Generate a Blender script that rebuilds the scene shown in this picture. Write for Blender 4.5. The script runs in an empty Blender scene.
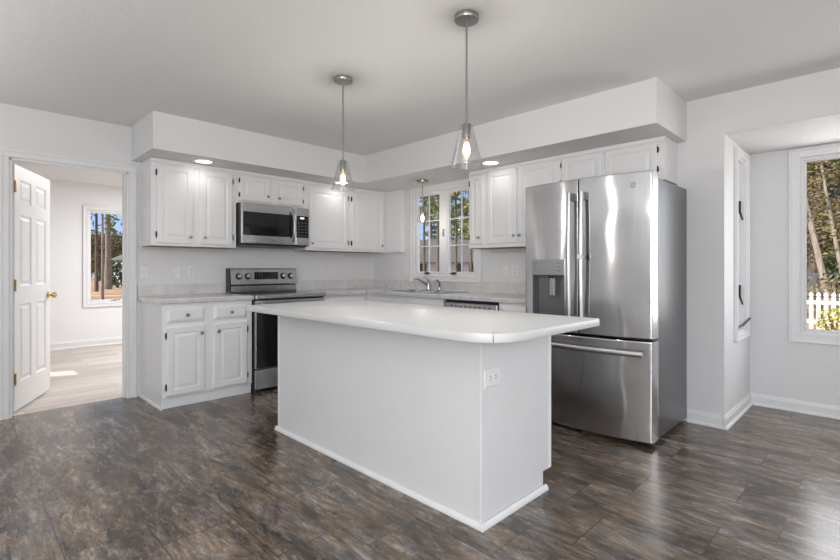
import bpy, bmesh, math, random
from mathutils import Matrix, Vector
random.seed(7)
R = math.radians
S = bpy.context.scene
COL = S.collection

# ------------------------------------------------------------------ camera
cam_d = bpy.data.cameras.new('camera')
cam = bpy.data.objects.new('camera', cam_d)
COL.objects.link(cam)
cam.location = (4.8486, -3.9912, 1.1687)
cam.rotation_euler = (R(90), 0, 0.7833)
cam_d.sensor_width = 36.0
cam_d.lens = 469.99 / 840 * 36.0
cam_d.shift_x = -0.47 / 840
cam_d.shift_y = (268.42 - 280) / 840
cam_d.clip_start = 0.02
cam_d.clip_end = 400
S.camera = cam

# ------------------------------------------------------------------ world, sun, window daylight and added fill lamps, exposure
W = bpy.data.worlds.new('sky')
S.world = W
W.use_nodes = True
wn = W.node_tree.nodes
wl = W.node_tree.links
wn.clear()
tc = wn.new('ShaderNodeTexCoord')
sx_ = wn.new('ShaderNodeSeparateXYZ')
wl.new(tc.outputs['Generated'], sx_.inputs[0])
sky = wn.new('ShaderNodeValToRGB')       # sky: pale horizon, blue above it, whitened overhead to lighten the floor sheen
for i_, (p_, c_) in enumerate(((0.0, (0.44, 0.58, 0.82)), (0.15, (0.28, 0.46, 0.80)), (0.28, (0.60, 0.68, 0.84)), (1.0, (0.85, 0.88, 0.94)))):
    e_ = sky.color_ramp.elements[i_] if i_ < 2 else sky.color_ramp.elements.new(p_)
    e_.position = p_
    e_.color = c_ + (1,)
wl.new(sx_.outputs[2], sky.inputs[0])
bg = wn.new('ShaderNodeBackground')
bg.inputs['Strength'].default_value = 1.3
wo = wn.new('ShaderNodeOutputWorld')
wl.new(sky.outputs[0], bg.inputs[0])
wl.new(bg.outputs[0], wo.inputs[0])

sun_d = bpy.data.lights.new('sun', 'SUN')
sun_d.energy = 7.5
sun_d.angle = R(0.6)
sun_d.color = (1.0, 0.95, 0.86)
sun = bpy.data.objects.new('sun', sun_d)
COL.objects.link(sun)
sun.rotation_euler = Vector((0.33 * 0.819, 0.944 * 0.819, -0.574)).to_track_quat('-Z', 'Y').to_euler()


def area(name, loc, direction, sx, sy, power, color=(1, 1, 1)):
    d = bpy.data.lights.new(name, 'AREA')
    d.shape = 'RECTANGLE'
    d.size = sx
    d.size_y = sy
    d.energy = power
    d.color = color
    o = bpy.data.objects.new(name, d)
    COL.objects.link(o)
    o.location = loc
    o.rotation_euler = Vector(direction).to_track_quat('-Z', 'Z').to_euler()
    return o


# added fill lamps in assumed openings behind the camera, then the alcove daylight
area('fill_right_opening', (7.12, -3.6, 1.12), (-1, 0, 0), 2.6, 1.9, 36, (0.955, 0.98, 1))
area('fill_front_opening', (6.1, -6.72, 1.4), (0, 1, 0), 1.7, 1.4, 84, (0.955, 0.98, 1))
area('daylight_alcove', (5.0, 0.87, 1.36), (0, -1, 0), 1.2, 1.25, 20)
# added fills, one aimed at the ceiling, one beside the camera; hall's ceiling lamp
area('ceiling_fill', (3.0, -5.3, 1.86), (0, 0, 1), 5.2, 2.4, 50, (0.955, 0.98, 1))
area('camera_side_fill', (5.5, -4.8, 1.4), (-0.75, 0.66, 0), 1.1, 1.1, 25, (0.955, 0.98, 1))
area('hall_ceiling_lamp', (-1.7, -1.6, 2.40), (0, 0, -1), 1.4, 1.4, 70)

S.view_settings.view_transform = 'Standard'
S.view_settings.look = 'None'
S.view_settings.exposure = 0.0
S.view_settings.gamma = 1.0
S.view_settings.use_curve_mapping = False
S.cycles.max_bounces = 10
S.cycles.diffuse_bounces = 6
S.cycles.glossy_bounces = 5
S.cycles.transparent_max_bounces = 24
S.cycles.sample_clamp_indirect = 6.0
S.cycles.caustics_reflective = False
S.cycles.caustics_refractive = False


# ------------------------------------------------------------------ mesh helpers
def xf(M, v):
    return tuple(M @ Vector(v)) if M is not None else tuple(v)


class MB:
    def __init__(self, M=None):
        self.v = []
        self.f = []
        self.M = M

    def add(self, vs, fs, M=None):
        M = M if M is not None else self.M
        n = len(self.v)
        self.v += [xf(M, q) for q in vs]
        self.f += [tuple(i + n for i in q) for q in fs]
        return self

    def box(self, a, b, bev=0.0, M=None, seg=1):
        x0, y0, z0 = [min(p, q) for p, q in zip(a, b)]
        x1, y1, z1 = [max(p, q) for p, q in zip(a, b)]
        vs = [(x0, y0, z0), (x1, y0, z0), (x1, y1, z0), (x0, y1, z0), (x0, y0, z1), (x1, y0, z1), (x1, y1, z1), (x0, y1, z1)]
        fs = [(0, 3, 2, 1), (4, 5, 6, 7), (0, 1, 5, 4), (1, 2, 6, 5), (2, 3, 7, 6), (3, 0, 4, 7)]
        if bev > 0:
            bm = bmesh.new()
            bv = [bm.verts.new(q) for q in vs]
            for q in fs:
                bm.faces.new([bv[i] for i in q])
            bmesh.ops.bevel(bm, geom=list(bm.edges), offset=bev, segments=seg, profile=0.5, affect='EDGES')
            bm.verts.index_update()
            vs = [tuple(q.co) for q in bm.verts]
            fs = [tuple(q.index for q in p.verts) for p in bm.faces]
            bm.free()
        return self.add(vs, fs, M)

    def rings(self, u0, w0, u1, w1, prof, M=None):
        """concentric rectangles: prof = [(inset, out)], closed at both ends"""
        vs, fs = [], []
        for d, n in prof:
            vs += [(u0 + d, w0 + d, n), (u1 - d, w0 + d, n), (u1 - d, w1 - d, n), (u0 + d, w1 - d, n)]
        for k in range(len(prof) - 1):
            for j in range(4):
                a, b = 4 * k + j, 4 * k + (j + 1) % 4
                fs.append((a, b, b + 4, a + 4))
        fs.append((3, 2, 1, 0))
        e = 4 * (len(prof) - 1)
        fs.append((e, e + 1, e + 2, e + 3))
        return self.add(vs, fs, M)

    def lathe(self, prof, c=(0, 0, 0), axis='z', n=24, M=None, closed=False):
        vs, fs = [], []
        m = len(prof)
        for i in range(n):
            t = 2 * math.pi * i / n
            for r, h in prof:
                p = (r * math.cos(t), r * math.sin(t), h)
                if axis == 'x':
                    p = (p[2], p[0], p[1])
                elif axis == 'y':
                    p = (p[1], p[2], p[0])
                vs.append((p[0] + c[0], p[1] + c[1], p[2] + c[2]))
        for i in range(n):
            for j in range(m - 1 + (1 if closed else 0)):
                a, b = i * m + j, ((i + 1) % n) * m + j
                a2, b2 = i * m + (j + 1) % m, ((i + 1) % n) * m + (j + 1) % m
                fs.append((a, b, b2, a2))
        return self.add(vs, fs, M)

    def tube(self, pts, r, n=8, M=None):
        pts = [Vector(p) for p in pts]
        rs = r if isinstance(r, (list, tuple)) else [r] * len(pts)
        vs, fs = [], []
        ref = None
        for i, p in enumerate(pts):
            t = (pts[min(i + 1, len(pts) - 1)] - pts[max(i - 1, 0)]).normalized()
            if ref is None:
                ref = Vector((0, 0, 1)) if abs(t.z) < 0.9 else Vector((1, 0, 0))
            a = t.cross(ref).normalized()
            b = a.cross(t).normalized()
            ref = b
            for k in range(n):
                q = p + rs[i] * (math.cos(2 * math.pi * k / n) * a + math.sin(2 * math.pi * k / n) * b)
                vs.append(tuple(q))
        for i in range(len(pts) - 1):
            for k in range(n):
                a, b = i * n + k, i * n + (k + 1) % n
                fs.append((a, b, b + n, a + n))
        fs.append(tuple(range(n))[::-1])
        fs.append(tuple((len(pts) - 1) * n + k for k in range(n)))
        return self.add(vs, fs, M)

    def prism(self, poly, h0, h1, M=None):
        """poly in local xy, extruded along local z"""
        n = len(poly)
        vs = [(x, y, h0) for x, y in poly] + [(x, y, h1) for x, y in poly]
        fs = [tuple(range(n))[::-1], tuple(range(n, 2 * n))]
        fs += [(i, (i + 1) % n, (i + 1) % n + n, i + n) for i in range(n)]
        return self.add(vs, fs, M)

    def build(self, name, mat, parent=None, smooth=False, ang=35, fix=True):
        me = bpy.data.meshes.new(name)
        o = bpy.data.objects.new(name, me)
        off = Vector((0, 0, 0))
        if parent is not None:
            p = parent
            while p is not None:
                off += p.location
                p = p.parent
            self_v = [tuple(Vector(q) - off) for q in self.v]
        else:
            self_v = self.v
        me.from_pydata(self_v, [], self.f)
        if fix:
            bm = bmesh.new()
            bm.from_mesh(me)
            bmesh.ops.recalc_face_normals(bm, faces=bm.faces)
            bm.to_mesh(me)
            bm.free()
        me.materials.append(mat)
        if smooth:
            me.shade_smooth()
            me.set_sharp_from_angle(angle=R(ang))
        COL.objects.link(o)
        o.parent = parent
        return o


def base(mb):
    """origin of a single-mesh thing moved to the centre of its base"""
    xs, ys, zs = zip(*mb.v)
    return Vector(((min(xs) + max(xs)) / 2, (min(ys) + max(ys)) / 2, min(zs)))


def solo(name, mb, mat, label=None, cat=None, group=None, kind=None, smooth=False, ang=35, fix=True):
    c = base(mb)
    mb.v = [tuple(Vector(q) - c) for q in mb.v]
    o = mb.build(name, mat, None, smooth, ang, fix)
    o.location = c
    return tag(o, label, cat, group, kind)


def tag(o, label=None, cat=None, group=None, kind=None):
    if label:
        o['label'] = label
    if cat:
        o['category'] = cat
    if group:
        o['group'] = group
    if kind:
        o['kind'] = kind
    return o


def thing(name, loc, label, cat, group=None, kind=None):
    o = bpy.data.objects.new(name, None)
    o.empty_display_size = 0.1
    o.location = loc
    COL.objects.link(o)
    return tag(o, label, cat, group, kind)


def frame(o, u, n):
    u = Vector(u)
    n = Vector(n)
    w = n.cross(u)
    return Matrix(((u.x, w.x, n.x, o[0]), (u.y, w.y, n.y, o[1]), (u.z, w.z, n.z, o[2]), (0, 0, 0, 1)))


def FA(y, z=0, x=0):       # facing +x, u runs +y
    return frame((x, y, z), (0, 1, 0), (1, 0, 0))


def FB(x, z=0, y=0):       # facing -y, u runs +x
    return frame((x, y, z), (1, 0, 0), (0, -1, 0))


def FK(x, z=0, y=0):       # facing +y, u runs -x
    return frame((x, y, z), (-1, 0, 0), (0, 1, 0))


def copy_tree(o, parent=None):
    c = o.copy()
    COL.objects.link(c)
    c.parent = parent
    for ch in list(o.children):
        copy_tree(ch, c)
    return c


# ------------------------------------------------------------------ materials
def mat_new(name):
    m = bpy.data.materials.new(name)
    m.use_nodes = True
    nt = m.node_tree
    b = nt.nodes['Principled BSDF']
    return m, nt, b


def N(nt, t, **kw):
    n = nt.nodes.new(t)
    for k, v in kw.items():
        if k.startswith('_'):
            setattr(n, k[1:], v)
        else:
            n.inputs[k.replace('9', ' ')].default_value = v
    return n


def plain(name, col, rough=0.5, metal=0.0, noise=0.03, scale=6.0, bump=0.0, bscale=60, spec=0.5, coat=0.0):
    m, nt, b = mat_new(name)
    b.inputs['Roughness'].default_value = rough
    b.inputs['Metallic'].default_value = metal
    b.inputs['Specular IOR Level'].default_value = spec
    b.inputs['Coat Weight'].default_value = coat
    geo = N(nt, 'ShaderNodeNewGeometry')
    nz = N(nt, 'ShaderNodeTexNoise', Scale=scale, Detail=4.0)
    nt.links.new(geo.outputs['Position'], nz.inputs['Vector'])
    mx = N(nt, 'ShaderNodeMix', _data_type='RGBA')
    mx.inputs[6].default_value = tuple(c * (1 - noise) for c in col) + (1,)
    mx.inputs[7].default_value = tuple(min(1, c * (1 + noise)) for c in col) + (1,)
    nt.links.new(nz.outputs[0], mx.inputs[0])
    nt.links.new(mx.outputs[2], b.inputs['Base Color'])
    if bump > 0:
        n2 = N(nt, 'ShaderNodeTexNoise', Scale=bscale, Detail=3.0)
        nt.links.new(geo.outputs['Position'], n2.inputs['Vector'])
        bp = N(nt, 'ShaderNodeBump', Strength=bump, Distance=0.01)
        nt.links.new(n2.outputs[0], bp.inputs['Height'])
        nt.links.new(bp.outputs[0], b.inputs['Normal'])
    return m


def emit(name, col, strength):
    m, nt, b = mat_new(name)
    b.inputs['Base Color'].default_value = tuple(col) + (1,)
    b.inputs['Emission Color'].default_value = tuple(col) + (1,)
    b.inputs['Emission Strength'].default_value = strength
    return m


def clear_glass(name, tint=(1, 1, 1), ior=1.45, rough=0.0):
    m, nt, b = mat_new(name)
    out = nt.nodes['Material Output']
    nt.nodes.remove(b)
    tr = N(nt, 'ShaderNodeBsdfTransparent', Color=tuple(tint) + (1,))
    gl = N(nt, 'ShaderNodeBsdfGlossy', Roughness=rough)
    fr = N(nt, 'ShaderNodeFresnel')
    ge = N(nt, 'ShaderNodeNewGeometry')
    mr = N(nt, 'ShaderNodeMapRange')          # thin sheet: the same reflectance from either side
    mr.inputs['To Min'].default_value = ior
    mr.inputs['To Max'].default_value = 1.0 / ior
    nt.links.new(ge.outputs['Backfacing'], mr.inputs[0])
    nt.links.new(mr.outputs[0], fr.inputs['IOR'])
    mx = N(nt, 'ShaderNodeMixShader')
    nt.links.new(fr.outputs[0], mx.inputs[0])
    nt.links.new(tr.outputs[0], mx.inputs[1])
    nt.links.new(gl.outputs[0], mx.inputs[2])
    nt.links.new(mx.outputs[0], out.inputs[0])
    return m


def ramp(nt, stops, inter='LINEAR'):
    r = N(nt, 'ShaderNodeValToRGB')
    r.color_ramp.interpolation = inter
    e = r.color_ramp.elements
    while len(e) < len(stops):
        e.new(0.5)
    for el, (p, c) in zip(e, stops):
        el.position = p
        el.color = tuple(c) + (1,)
    return r


def stainless(name, col=(0.52, 0.52, 0.53), rough=0.24, wave=0.0, stretch=(60, 60, 1.2), smudge=0.12, aniso=0.0):
    m, nt, b = mat_new(name)
    if aniso:
        b.inputs['Anisotropic'].default_value = aniso
        b.inputs['Anisotropic Rotation'].default_value = 0.25
        tg = N(nt, 'ShaderNodeTangent', _direction_type='RADIAL', _axis='Z')
        nt.links.new(tg.outputs[0], b.inputs['Tangent'])
    b.inputs['Metallic'].default_value = 1.0
    geo = N(nt, 'ShaderNodeNewGeometry')
    mp = N(nt, 'ShaderNodeMapping')
    mp.inputs['Scale'].default_value = stretch
    nt.links.new(geo.outputs['Position'], mp.inputs['Vector'])
    nz = N(nt, 'ShaderNodeTexNoise', Scale=4.0, Detail=5.0)
    nt.links.new(mp.outputs[0], nz.inputs['Vector'])
    sm = N(nt, 'ShaderNodeTexNoise', Scale=3.0, Detail=3.0)
    mp3 = N(nt, 'ShaderNodeMapping')
    mp3.inputs['Scale'].default_value = (3.0, 3.0, 1.0)
    nt.links.new(geo.outputs['Position'], mp3.inputs['Vector'])
    nt.links.new(mp3.outputs[0], sm.inputs['Vector'])
    rr = N(nt, 'ShaderNodeMapRange')
    rr.inputs['To Min'].default_value = rough - smudge * 0.5
    rr.inputs['To Max'].default_value = rough + smudge
    nt.links.new(sm.outputs[0], rr.inputs[0])
    if aniso:
        b.inputs['Roughness'].default_value = rough
    else:
        nt.links.new(rr.outputs[0], b.inputs['Roughness'])
    mx = N(nt, 'ShaderNodeMix', _data_type='RGBA')
    mx.inputs[6].default_value = tuple(c * 0.86 for c in col) + (1,)
    mx.inputs[7].default_value = tuple(c * 1.1 for c in col) + (1,)
    nt.links.new(nz.outputs[0], mx.inputs[0])
    nt.links.new(mx.outputs[2], b.inputs['Base Color'])
    bp = N(nt, 'ShaderNodeBump', Strength=0.0, Distance=0.002)
    nt.links.new(nz.outputs[0], bp.inputs['Height'])
    last = bp
    if wave > 0:
        mp2 = N(nt, 'ShaderNodeMapping')
        mp2.inputs['Scale'].default_value = (2.6, 0.0, 2.6)
        nt.links.new(geo.outputs['Position'], mp2.inputs['Vector'])
        w = N(nt, 'ShaderNodeTexNoise', Scale=1.6, Detail=0.0)
        nt.links.new(mp2.outputs[0], w.inputs['Vector'])
        b2 = N(nt, 'ShaderNodeBump', Strength=1.0, Distance=wave)
        nt.links.new(w.outputs[0], b2.inputs['Height'])
        last = b2
    nt.links.new(last.outputs[0], b.inputs['Normal'])
    return m


def slate_floor():
    m, nt, b = mat_new('slate_tile')
    L = nt.links.new
    geo = N(nt, 'ShaderNodeNewGeometry')
    sep = N(nt, 'ShaderNodeSeparateXYZ')
    L(geo.outputs['Position'], sep.inputs[0])

    def math_(op, a, v):
        n = N(nt, 'ShaderNodeMath', _operation=op)
        L(a, n.inputs[0])
        n.inputs[1].default_value = v
        return n.outputs[0]
    x2 = math_('ADD', sep.outputs[0], -4.31 + 0.61 * 30)
    y2 = math_('ADD', math_('MULTIPLY', sep.outputs[1], -1.0), 0.305 * 20)
    cmb = N(nt, 'ShaderNodeCombineXYZ')
    L(x2, cmb.inputs[0])
    L(y2, cmb.inputs[1])
    br = N(nt, 'ShaderNodeTexBrick', _offset=0.672, _offset_frequency=2)
    br.inputs['Color1'].default_value = (0, 0, 0, 1)
    br.inputs['Color2'].default_value = (1, 1, 1, 1)
    br.inputs['Mortar'].default_value = (0.5, 0.5, 0.5, 1)
    br.inputs['Scale'].default_value = 1.0
    br.inputs['Mortar Size'].default_value = 0.0022
    br.inputs['Mortar Smooth'].default_value = 0.2
    br.inputs['Brick Width'].default_value = 0.61
    br.inputs['Row Height'].default_value = 0.305
    L(cmb.outputs[0], br.inputs['Vector'])
    rnd = N(nt, 'ShaderNodeSeparateColor')
    L(br.outputs['Color'], rnd.inputs[0])
    rz = math_('MULTIPLY', rnd.outputs[0], 0.9)
    c2 = N(nt, 'ShaderNodeCombineXYZ')
    L(math_('MULTIPLY', sep.outputs[0], 1.2), c2.inputs[0])
    L(math_('MULTIPLY', sep.outputs[1], 4.2), c2.inputs[1])
    L(rz, c2.inputs[2])
    n1 = N(nt, 'ShaderNodeTexNoise', Scale=1.9, Detail=9.0, Roughness=0.70, Distortion=0.7)
    L(c2.outputs[0], n1.inputs['Vector'])
    n2 = N(nt, 'ShaderNodeTexNoise', Scale=1.9, Detail=6.0, Roughness=0.66, Distortion=1.0)
    c3 = N(nt, 'ShaderNodeVectorMath', _operation='ADD')
    c3.inputs[1].default_value = (13.7, 4.2, 7.7)
    L(c2.outputs[0], c3.inputs[0])
    L(c3.outputs[0], n2.inputs['Vector'])
    n3 = N(nt, 'ShaderNodeTexNoise', Scale=9.0, Detail=8.0, Roughness=0.74, Distortion=0.6)
    L(c2.outputs[0], n3.inputs['Vector'])
    brown = ramp(nt, [(0.36, (0.040, 0.027, 0.018)), (0.45, (0.098, 0.068, 0.046)), (0.53, (0.165, 0.119, 0.082)), (0.61, (0.255, 0.188, 0.134)), (0.69, (0.37, 0.31, 0.255))])
    grey = ramp(nt, [(0.36, (0.042, 0.034, 0.030)), (0.47, (0.105, 0.090, 0.082)), (0.58, (0.180, 0.160, 0.148)), (0.68, (0.32, 0.285, 0.255))])
    L(n1.outputs[0], brown.inputs[0])
    L(n1.outputs[0], grey.inputs[0])
    pick = ramp(nt, [(0.44, (0, 0, 0)), (0.62, (1, 1, 1))])
    L(n2.outputs[0], pick.inputs[0])
    mx = N(nt, 'ShaderNodeMix', _data_type='RGBA')
    L(pick.outputs[0], mx.inputs[0])
    L(brown.outputs[0], mx.inputs[6])
    L(grey.outputs[0], mx.inputs[7])
    fleck = ramp(nt, [(0.38, (0.5, 0.5, 0.5)), (0.5, (1, 1, 1)), (0.62, (1.6, 1.55, 1.5))])
    L(n3.outputs[0], fleck.inputs[0])
    mu = N(nt, 'ShaderNodeMix', _data_type='RGBA', _blend_type='MULTIPLY')
    mu.inputs[0].default_value = 0.9
    L(mx.outputs[2], mu.inputs[6])
    L(fleck.outputs[0], mu.inputs[7])
    # thin pale and dark veins running with the stone
    for off_, sc_, col_, amt_ in ((5.3, 2.3, (0.40, 0.34, 0.29, 1), 0.60), (21.9, 2.9, (0.030, 0.023, 0.018, 1), 0.70)):
        va = N(nt, 'ShaderNodeVectorMath', _operation='ADD')
        va.inputs[1].default_value = (off_, off_ * 0.7, 1.0)
        L(c2.outputs[0], va.inputs[0])
        nv = N(nt, 'ShaderNodeTexNoise', Scale=sc_, Detail=7.0, Roughness=0.62, Distortion=0.9)
        L(va.outputs[0], nv.inputs['Vector'])
        rv = ramp(nt, [(0.480, (0, 0, 0)), (0.500, (1, 1, 1)), (0.520, (0, 0, 0))])
        L(nv.outputs[0], rv.inputs[0])
        rk = ramp(nt, [(0.47, (0, 0, 0)), (0.60, (1, 1, 1))])
        L(n3.outputs[0], rk.inputs[0])
        fm = N(nt, 'ShaderNodeMath', _operation='MULTIPLY')
        L(rv.outputs[0], fm.inputs[0])
        L(rk.outputs[0], fm.inputs[1])
        fa = N(nt, 'ShaderNodeMath', _operation='MULTIPLY')
        L(fm.outputs[0], fa.inputs[0])
        fa.inputs[1].default_value = amt_
        mv = N(nt, 'ShaderNodeMix', _data_type='RGBA')
        mv.inputs[7].default_value = col_
        L(fa.outputs[0], mv.inputs[0])
        L(mu.outputs[2], mv.inputs[6])
        mu = mv
    mo = N(nt, 'ShaderNodeMix', _data_type='RGBA')
    mo.inputs[7].default_value = (0.028, 0.022, 0.018, 1)
    L(br.outputs['Fac'], mo.inputs[0])
    L(mu.outputs[2], mo.inputs[6])
    L(mo.outputs[2], b.inputs['Base Color'])
    b.inputs['Specular IOR Level'].default_value = 0.8
    rr = N(nt, 'ShaderNodeMapRange')
    rr.inputs['To Min'].default_value = 0.16
    rr.inputs['To Max'].default_value = 0.30
    L(n3.outputs[0], rr.inputs[0])
    L(rr.outputs[0], b.inputs['Roughness'])
    hs = N(nt, 'ShaderNodeMath', _operation='SUBTRACT')
    L(n3.outputs[0], hs.inputs[0])
    L(br.outputs['Fac'], hs.inputs[1])
    bp = N(nt, 'ShaderNodeBump', Strength=0.10, Distance=0.003)
    L(hs.outputs[0], bp.inputs['Height'])
    L(bp.outputs[0], b.inputs['Normal'])
    return m


def plank_floor():
    m, nt, b = mat_new('pale_oak_plank')
    L = nt.links.new
    geo = N(nt, 'ShaderNodeNewGeometry')
    mp = N(nt, 'ShaderNodeMapping')
    mp.inputs['Location'].default_value = (20, 20, 0)
    mp.inputs['Rotation'].default_value = (0, 0, R(90))
    L(geo.outputs['Position'], mp.inputs['Vector'])
    br = N(nt, 'ShaderNodeTexBrick', _offset=0.37, _offset_frequency=2)
    for k, v in (('Color1', (0.50, 0.44, 0.40, 1)), ('Color2', (0.66, 0.61, 0.57, 1)), ('Mortar', (0.30, 0.26, 0.23, 1)), ('Scale', 1.0), ('Mortar Size', 0.0015), ('Brick Width', 1.2), ('Row Height', 0.18)):
        br.inputs[k].default_value = v
    L(mp.outputs[0], br.inputs['Vector'])
    mp2 = N(nt, 'ShaderNodeMapping')
    mp2.inputs['Scale'].default_value = (14, 1.2, 1)
    L(geo.outputs['Position'], mp2.inputs['Vector'])
    nz = N(nt, 'ShaderNodeTexNoise', Scale=1.5, Detail=6.0, Distortion=0.6)
    L(mp2.outputs[0], nz.inputs['Vector'])
    rp = ramp(nt, [(0.3, (0.82, 0.80, 0.79)), (0.7, (1.08, 1.07, 1.06))])
    L(nz.outputs[0], rp.inputs[0])
    mu = N(nt, 'ShaderNodeMix', _data_type='RGBA', _blend_type='MULTIPLY')
    mu.inputs[0].default_value = 1.0
    L(br.outputs['Color'], mu.inputs[6])
    L(rp.outputs[0], mu.inputs[7])
    L(mu.outputs[2], b.inputs['Base Color'])
    b.inputs['Roughness'].default_value = 0.42
    return m


def laminate(name, c0, c1, c2, rough=0.3):
    m, nt, b = mat_new(name)
    L = nt.links.new
    geo = N(nt, 'ShaderNodeNewGeometry')
    nz = N(nt, 'ShaderNodeTexNoise', Scale=4.5, Detail=7.0, Roughness=0.62, Distortion=1.8)
    L(geo.outputs['Position'], nz.inputs['Vector'])
    rp = ramp(nt, [(0.32, c0), (0.5, c1), (0.68, c2)])
    L(nz.outputs[0], rp.inputs[0])
    L(rp.outputs[0], b.inputs['Base Color'])
    b.inputs['Roughness'].default_value = rough
    return m


def foliage(name, c0, c1, c2):
    m, nt, b = mat_new(name)
    L = nt.links.new
    geo = N(nt, 'ShaderNodeNewGeometry')
    nz = N(nt, 'ShaderNodeTexNoise', Scale=1.3, Detail=5.0, Roughness=0.75)
    L(geo.outputs['Position'], nz.inputs['Vector'])
    rp = ramp(nt, [(0.34, c0), (0.5, c1), (0.66, c2)])
    L(nz.outputs[0], rp.inputs[0])
    L(rp.outputs[0], b.inputs['Base Color'])
    b.inputs['Roughness'].default_value = 0.6
    b.inputs['Specular IOR Level'].default_value = 0.2
    return m


def bark(name, c0, c1):
    m, nt, b = mat_new(name)
    L = nt.links.new
    geo = N(nt, 'ShaderNodeNewGeometry')
    mp = N(nt, 'ShaderNodeMapping')
    mp.inputs['Scale'].default_value = (9, 9, 1.6)
    L(geo.outputs['Position'], mp.inputs['Vector'])
    nz = N(nt, 'ShaderNodeTexNoise', Scale=1.6, Detail=6.0, Roughness=0.7)
    L(mp.outputs[0], nz.inputs['Vector'])
    rp = ramp(nt, [(0.35, c0), (0.65, c1)])
    L(nz.outputs[0], rp.inputs[0])
    L(rp.outputs[0], b.inputs['Base Color'])
    bp = N(nt, 'ShaderNodeBump', Strength=0.7, Distance=0.03)
    L(nz.outputs[0], bp.inputs['Height'])
    L(bp.outputs[0], b.inputs['Normal'])
    b.inputs['Roughness'].default_value = 0.85
    return m


def ground_mat():
    m, nt, b = mat_new('pine_straw_ground')
    L = nt.links.new
    geo = N(nt, 'ShaderNodeNewGeometry')
    nz = N(nt, 'ShaderNodeTexNoise', Scale=0.5, Detail=10.0, Roughness=0.75)
    L(geo.outputs['Position'], nz.inputs['Vector'])
    rp = ramp(nt, [(0.32, (0.10, 0.08, 0.045)), (0.45, (0.24, 0.15, 0.08)), (0.55, (0.36, 0.24, 0.14)), (0.7, (0.50, 0.40, 0.28))])
    L(nz.outputs[0], rp.inputs[0])
    L(rp.outputs[0], b.inputs['Base Color'])
    b.inputs['Roughness'].default_value = 0.95
    return m


M_wall = plain('wall_paint', (0.72, 0.72, 0.725), 0.6, noise=0.012, bump=0.05, bscale=160)
M_hall = plain('hall_wall_lightened', (0.84, 0.84, 0.845), 0.6, noise=0.012)  # lighter copy of the wall paint, standing in for more hall light
M_ceil = plain('textured_ceiling_paint', (0.79, 0.79, 0.79), 0.85, noise=0.03, scale=40, bump=0.25, bscale=90)
M_pop = plain('popcorn_ceiling_paint', (0.76, 0.76, 0.76), 0.9, noise=0.05, scale=60, bump=1.0, bscale=110)
M_trim = plain('trim_paint', (0.78, 0.78, 0.785), 0.38, noise=0.012)
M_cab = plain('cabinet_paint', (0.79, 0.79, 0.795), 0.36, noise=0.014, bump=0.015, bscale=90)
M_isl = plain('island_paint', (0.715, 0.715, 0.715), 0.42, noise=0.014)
M_door = plain('door_paint', (0.80, 0.80, 0.80), 0.4, noise=0.012)
M_kick = plain('toe_board', (0.70, 0.70, 0.70), 0.5)  # plain pale grey for the toe board
M_floor = slate_floor()
M_plank = plank_floor()
M_top = laminate('marbled_laminate', (0.64, 0.61, 0.59), (0.74, 0.72, 0.705), (0.80, 0.79, 0.785), 0.28)
M_splash = laminate('marbled_backsplash', (0.56, 0.535, 0.53), (0.65, 0.63, 0.625), (0.72, 0.705, 0.70), 0.35)
M_ledge = laminate('laminate_edge', (0.47, 0.47, 0.49), (0.56, 0.56, 0.58), (0.64, 0.64, 0.66), 0.35)
M_islt = laminate('white_laminate', (0.62, 0.62, 0.62), (0.64, 0.64, 0.64), (0.66, 0.66, 0.66), 0.32)
M_seam = plain('dark_seam', (0.05, 0.05, 0.05), 0.6)
M_ss = stainless('stainless_steel', rough=0.27, smudge=0.03, aniso=0.6, stretch=(5, 5, 0.6))
M_ssf = stainless('fridge_stainless', (0.63, 0.63, 0.635), 0.16, wave=0.007, smudge=0.03, aniso=0.93, stretch=(5, 5, 0.6))
M_ssh = stainless('brushed_handle_steel', (0.46, 0.46, 0.465), 0.38, stretch=(3, 3, 3), smudge=0.02)
M_sink = stainless('sink_steel', (0.55, 0.55, 0.55), 0.2)
M_nick = plain('brushed_nickel', (0.37, 0.365, 0.36), 0.3, 1.0)
M_chrome = plain('polished_chrome', (0.62, 0.62, 0.63), 0.14, 1.0)
M_side = plain('dark_grey_steel_side', (0.21, 0.21, 0.215), 0.33, 0.9, noise=0.05)
M_black = plain('black_plastic', (0.014, 0.014, 0.015), 0.35)
M_bglass = plain('black_glass', (0.010, 0.011, 0.013), 0.05, spec=0.35)
M_dgrey = plain('dark_grey_plastic', (0.10, 0.10, 0.105), 0.4)
M_disp = plain('dispenser_recess_grey', (0.17, 0.17, 0.175), 0.35, 0.5)
M_dpan = plain('dispenser_panel_grey', (0.36, 0.36, 0.365), 0.3, 0.7)
M_bronze = plain('dark_bronze_hinge', (0.035, 0.032, 0.03), 0.4, 0.6)
M_brass = plain('polished_brass', (0.62, 0.42, 0.14), 0.22, 1.0)
M_plate = plain('white_plastic', (0.765, 0.765, 0.765), 0.35)
M_slot = plain('outlet_slot', (0.06, 0.06, 0.06), 0.6)
M_pane = clear_glass('window_pane', ior=1.18)
M_shade = clear_glass('clear_lamp_glass', (0.96, 0.96, 0.96), 1.7)
M_bulb = emit('warm_lamp_bulb', (1.0, 0.82, 0.58), 14.0)
M_bulbglass = clear_glass('bulb_glass', (1.0, 0.97, 0.90), 1.4)
M_led = emit('recessed_lamp_lens', (1.0, 0.98, 0.95), 5.0)
M_clock = emit('clock_digits', (0.75, 0.85, 1.0), 1.2)
M_undershade = plain('underside_shade_brown', (0.30, 0.22, 0.15), 0.7)  # brown stands for the line of shadow under the wall cabinets
M_socket = plain('amber_socket_metal', (0.45, 0.33, 0.18), 0.3, 1.0)
M_ext = plain('outside_siding', (0.62, 0.62, 0.62), 0.7)

# ------------------------------------------------------------------ the setting
H = 2.4446
ZS = 2.1408


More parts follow.
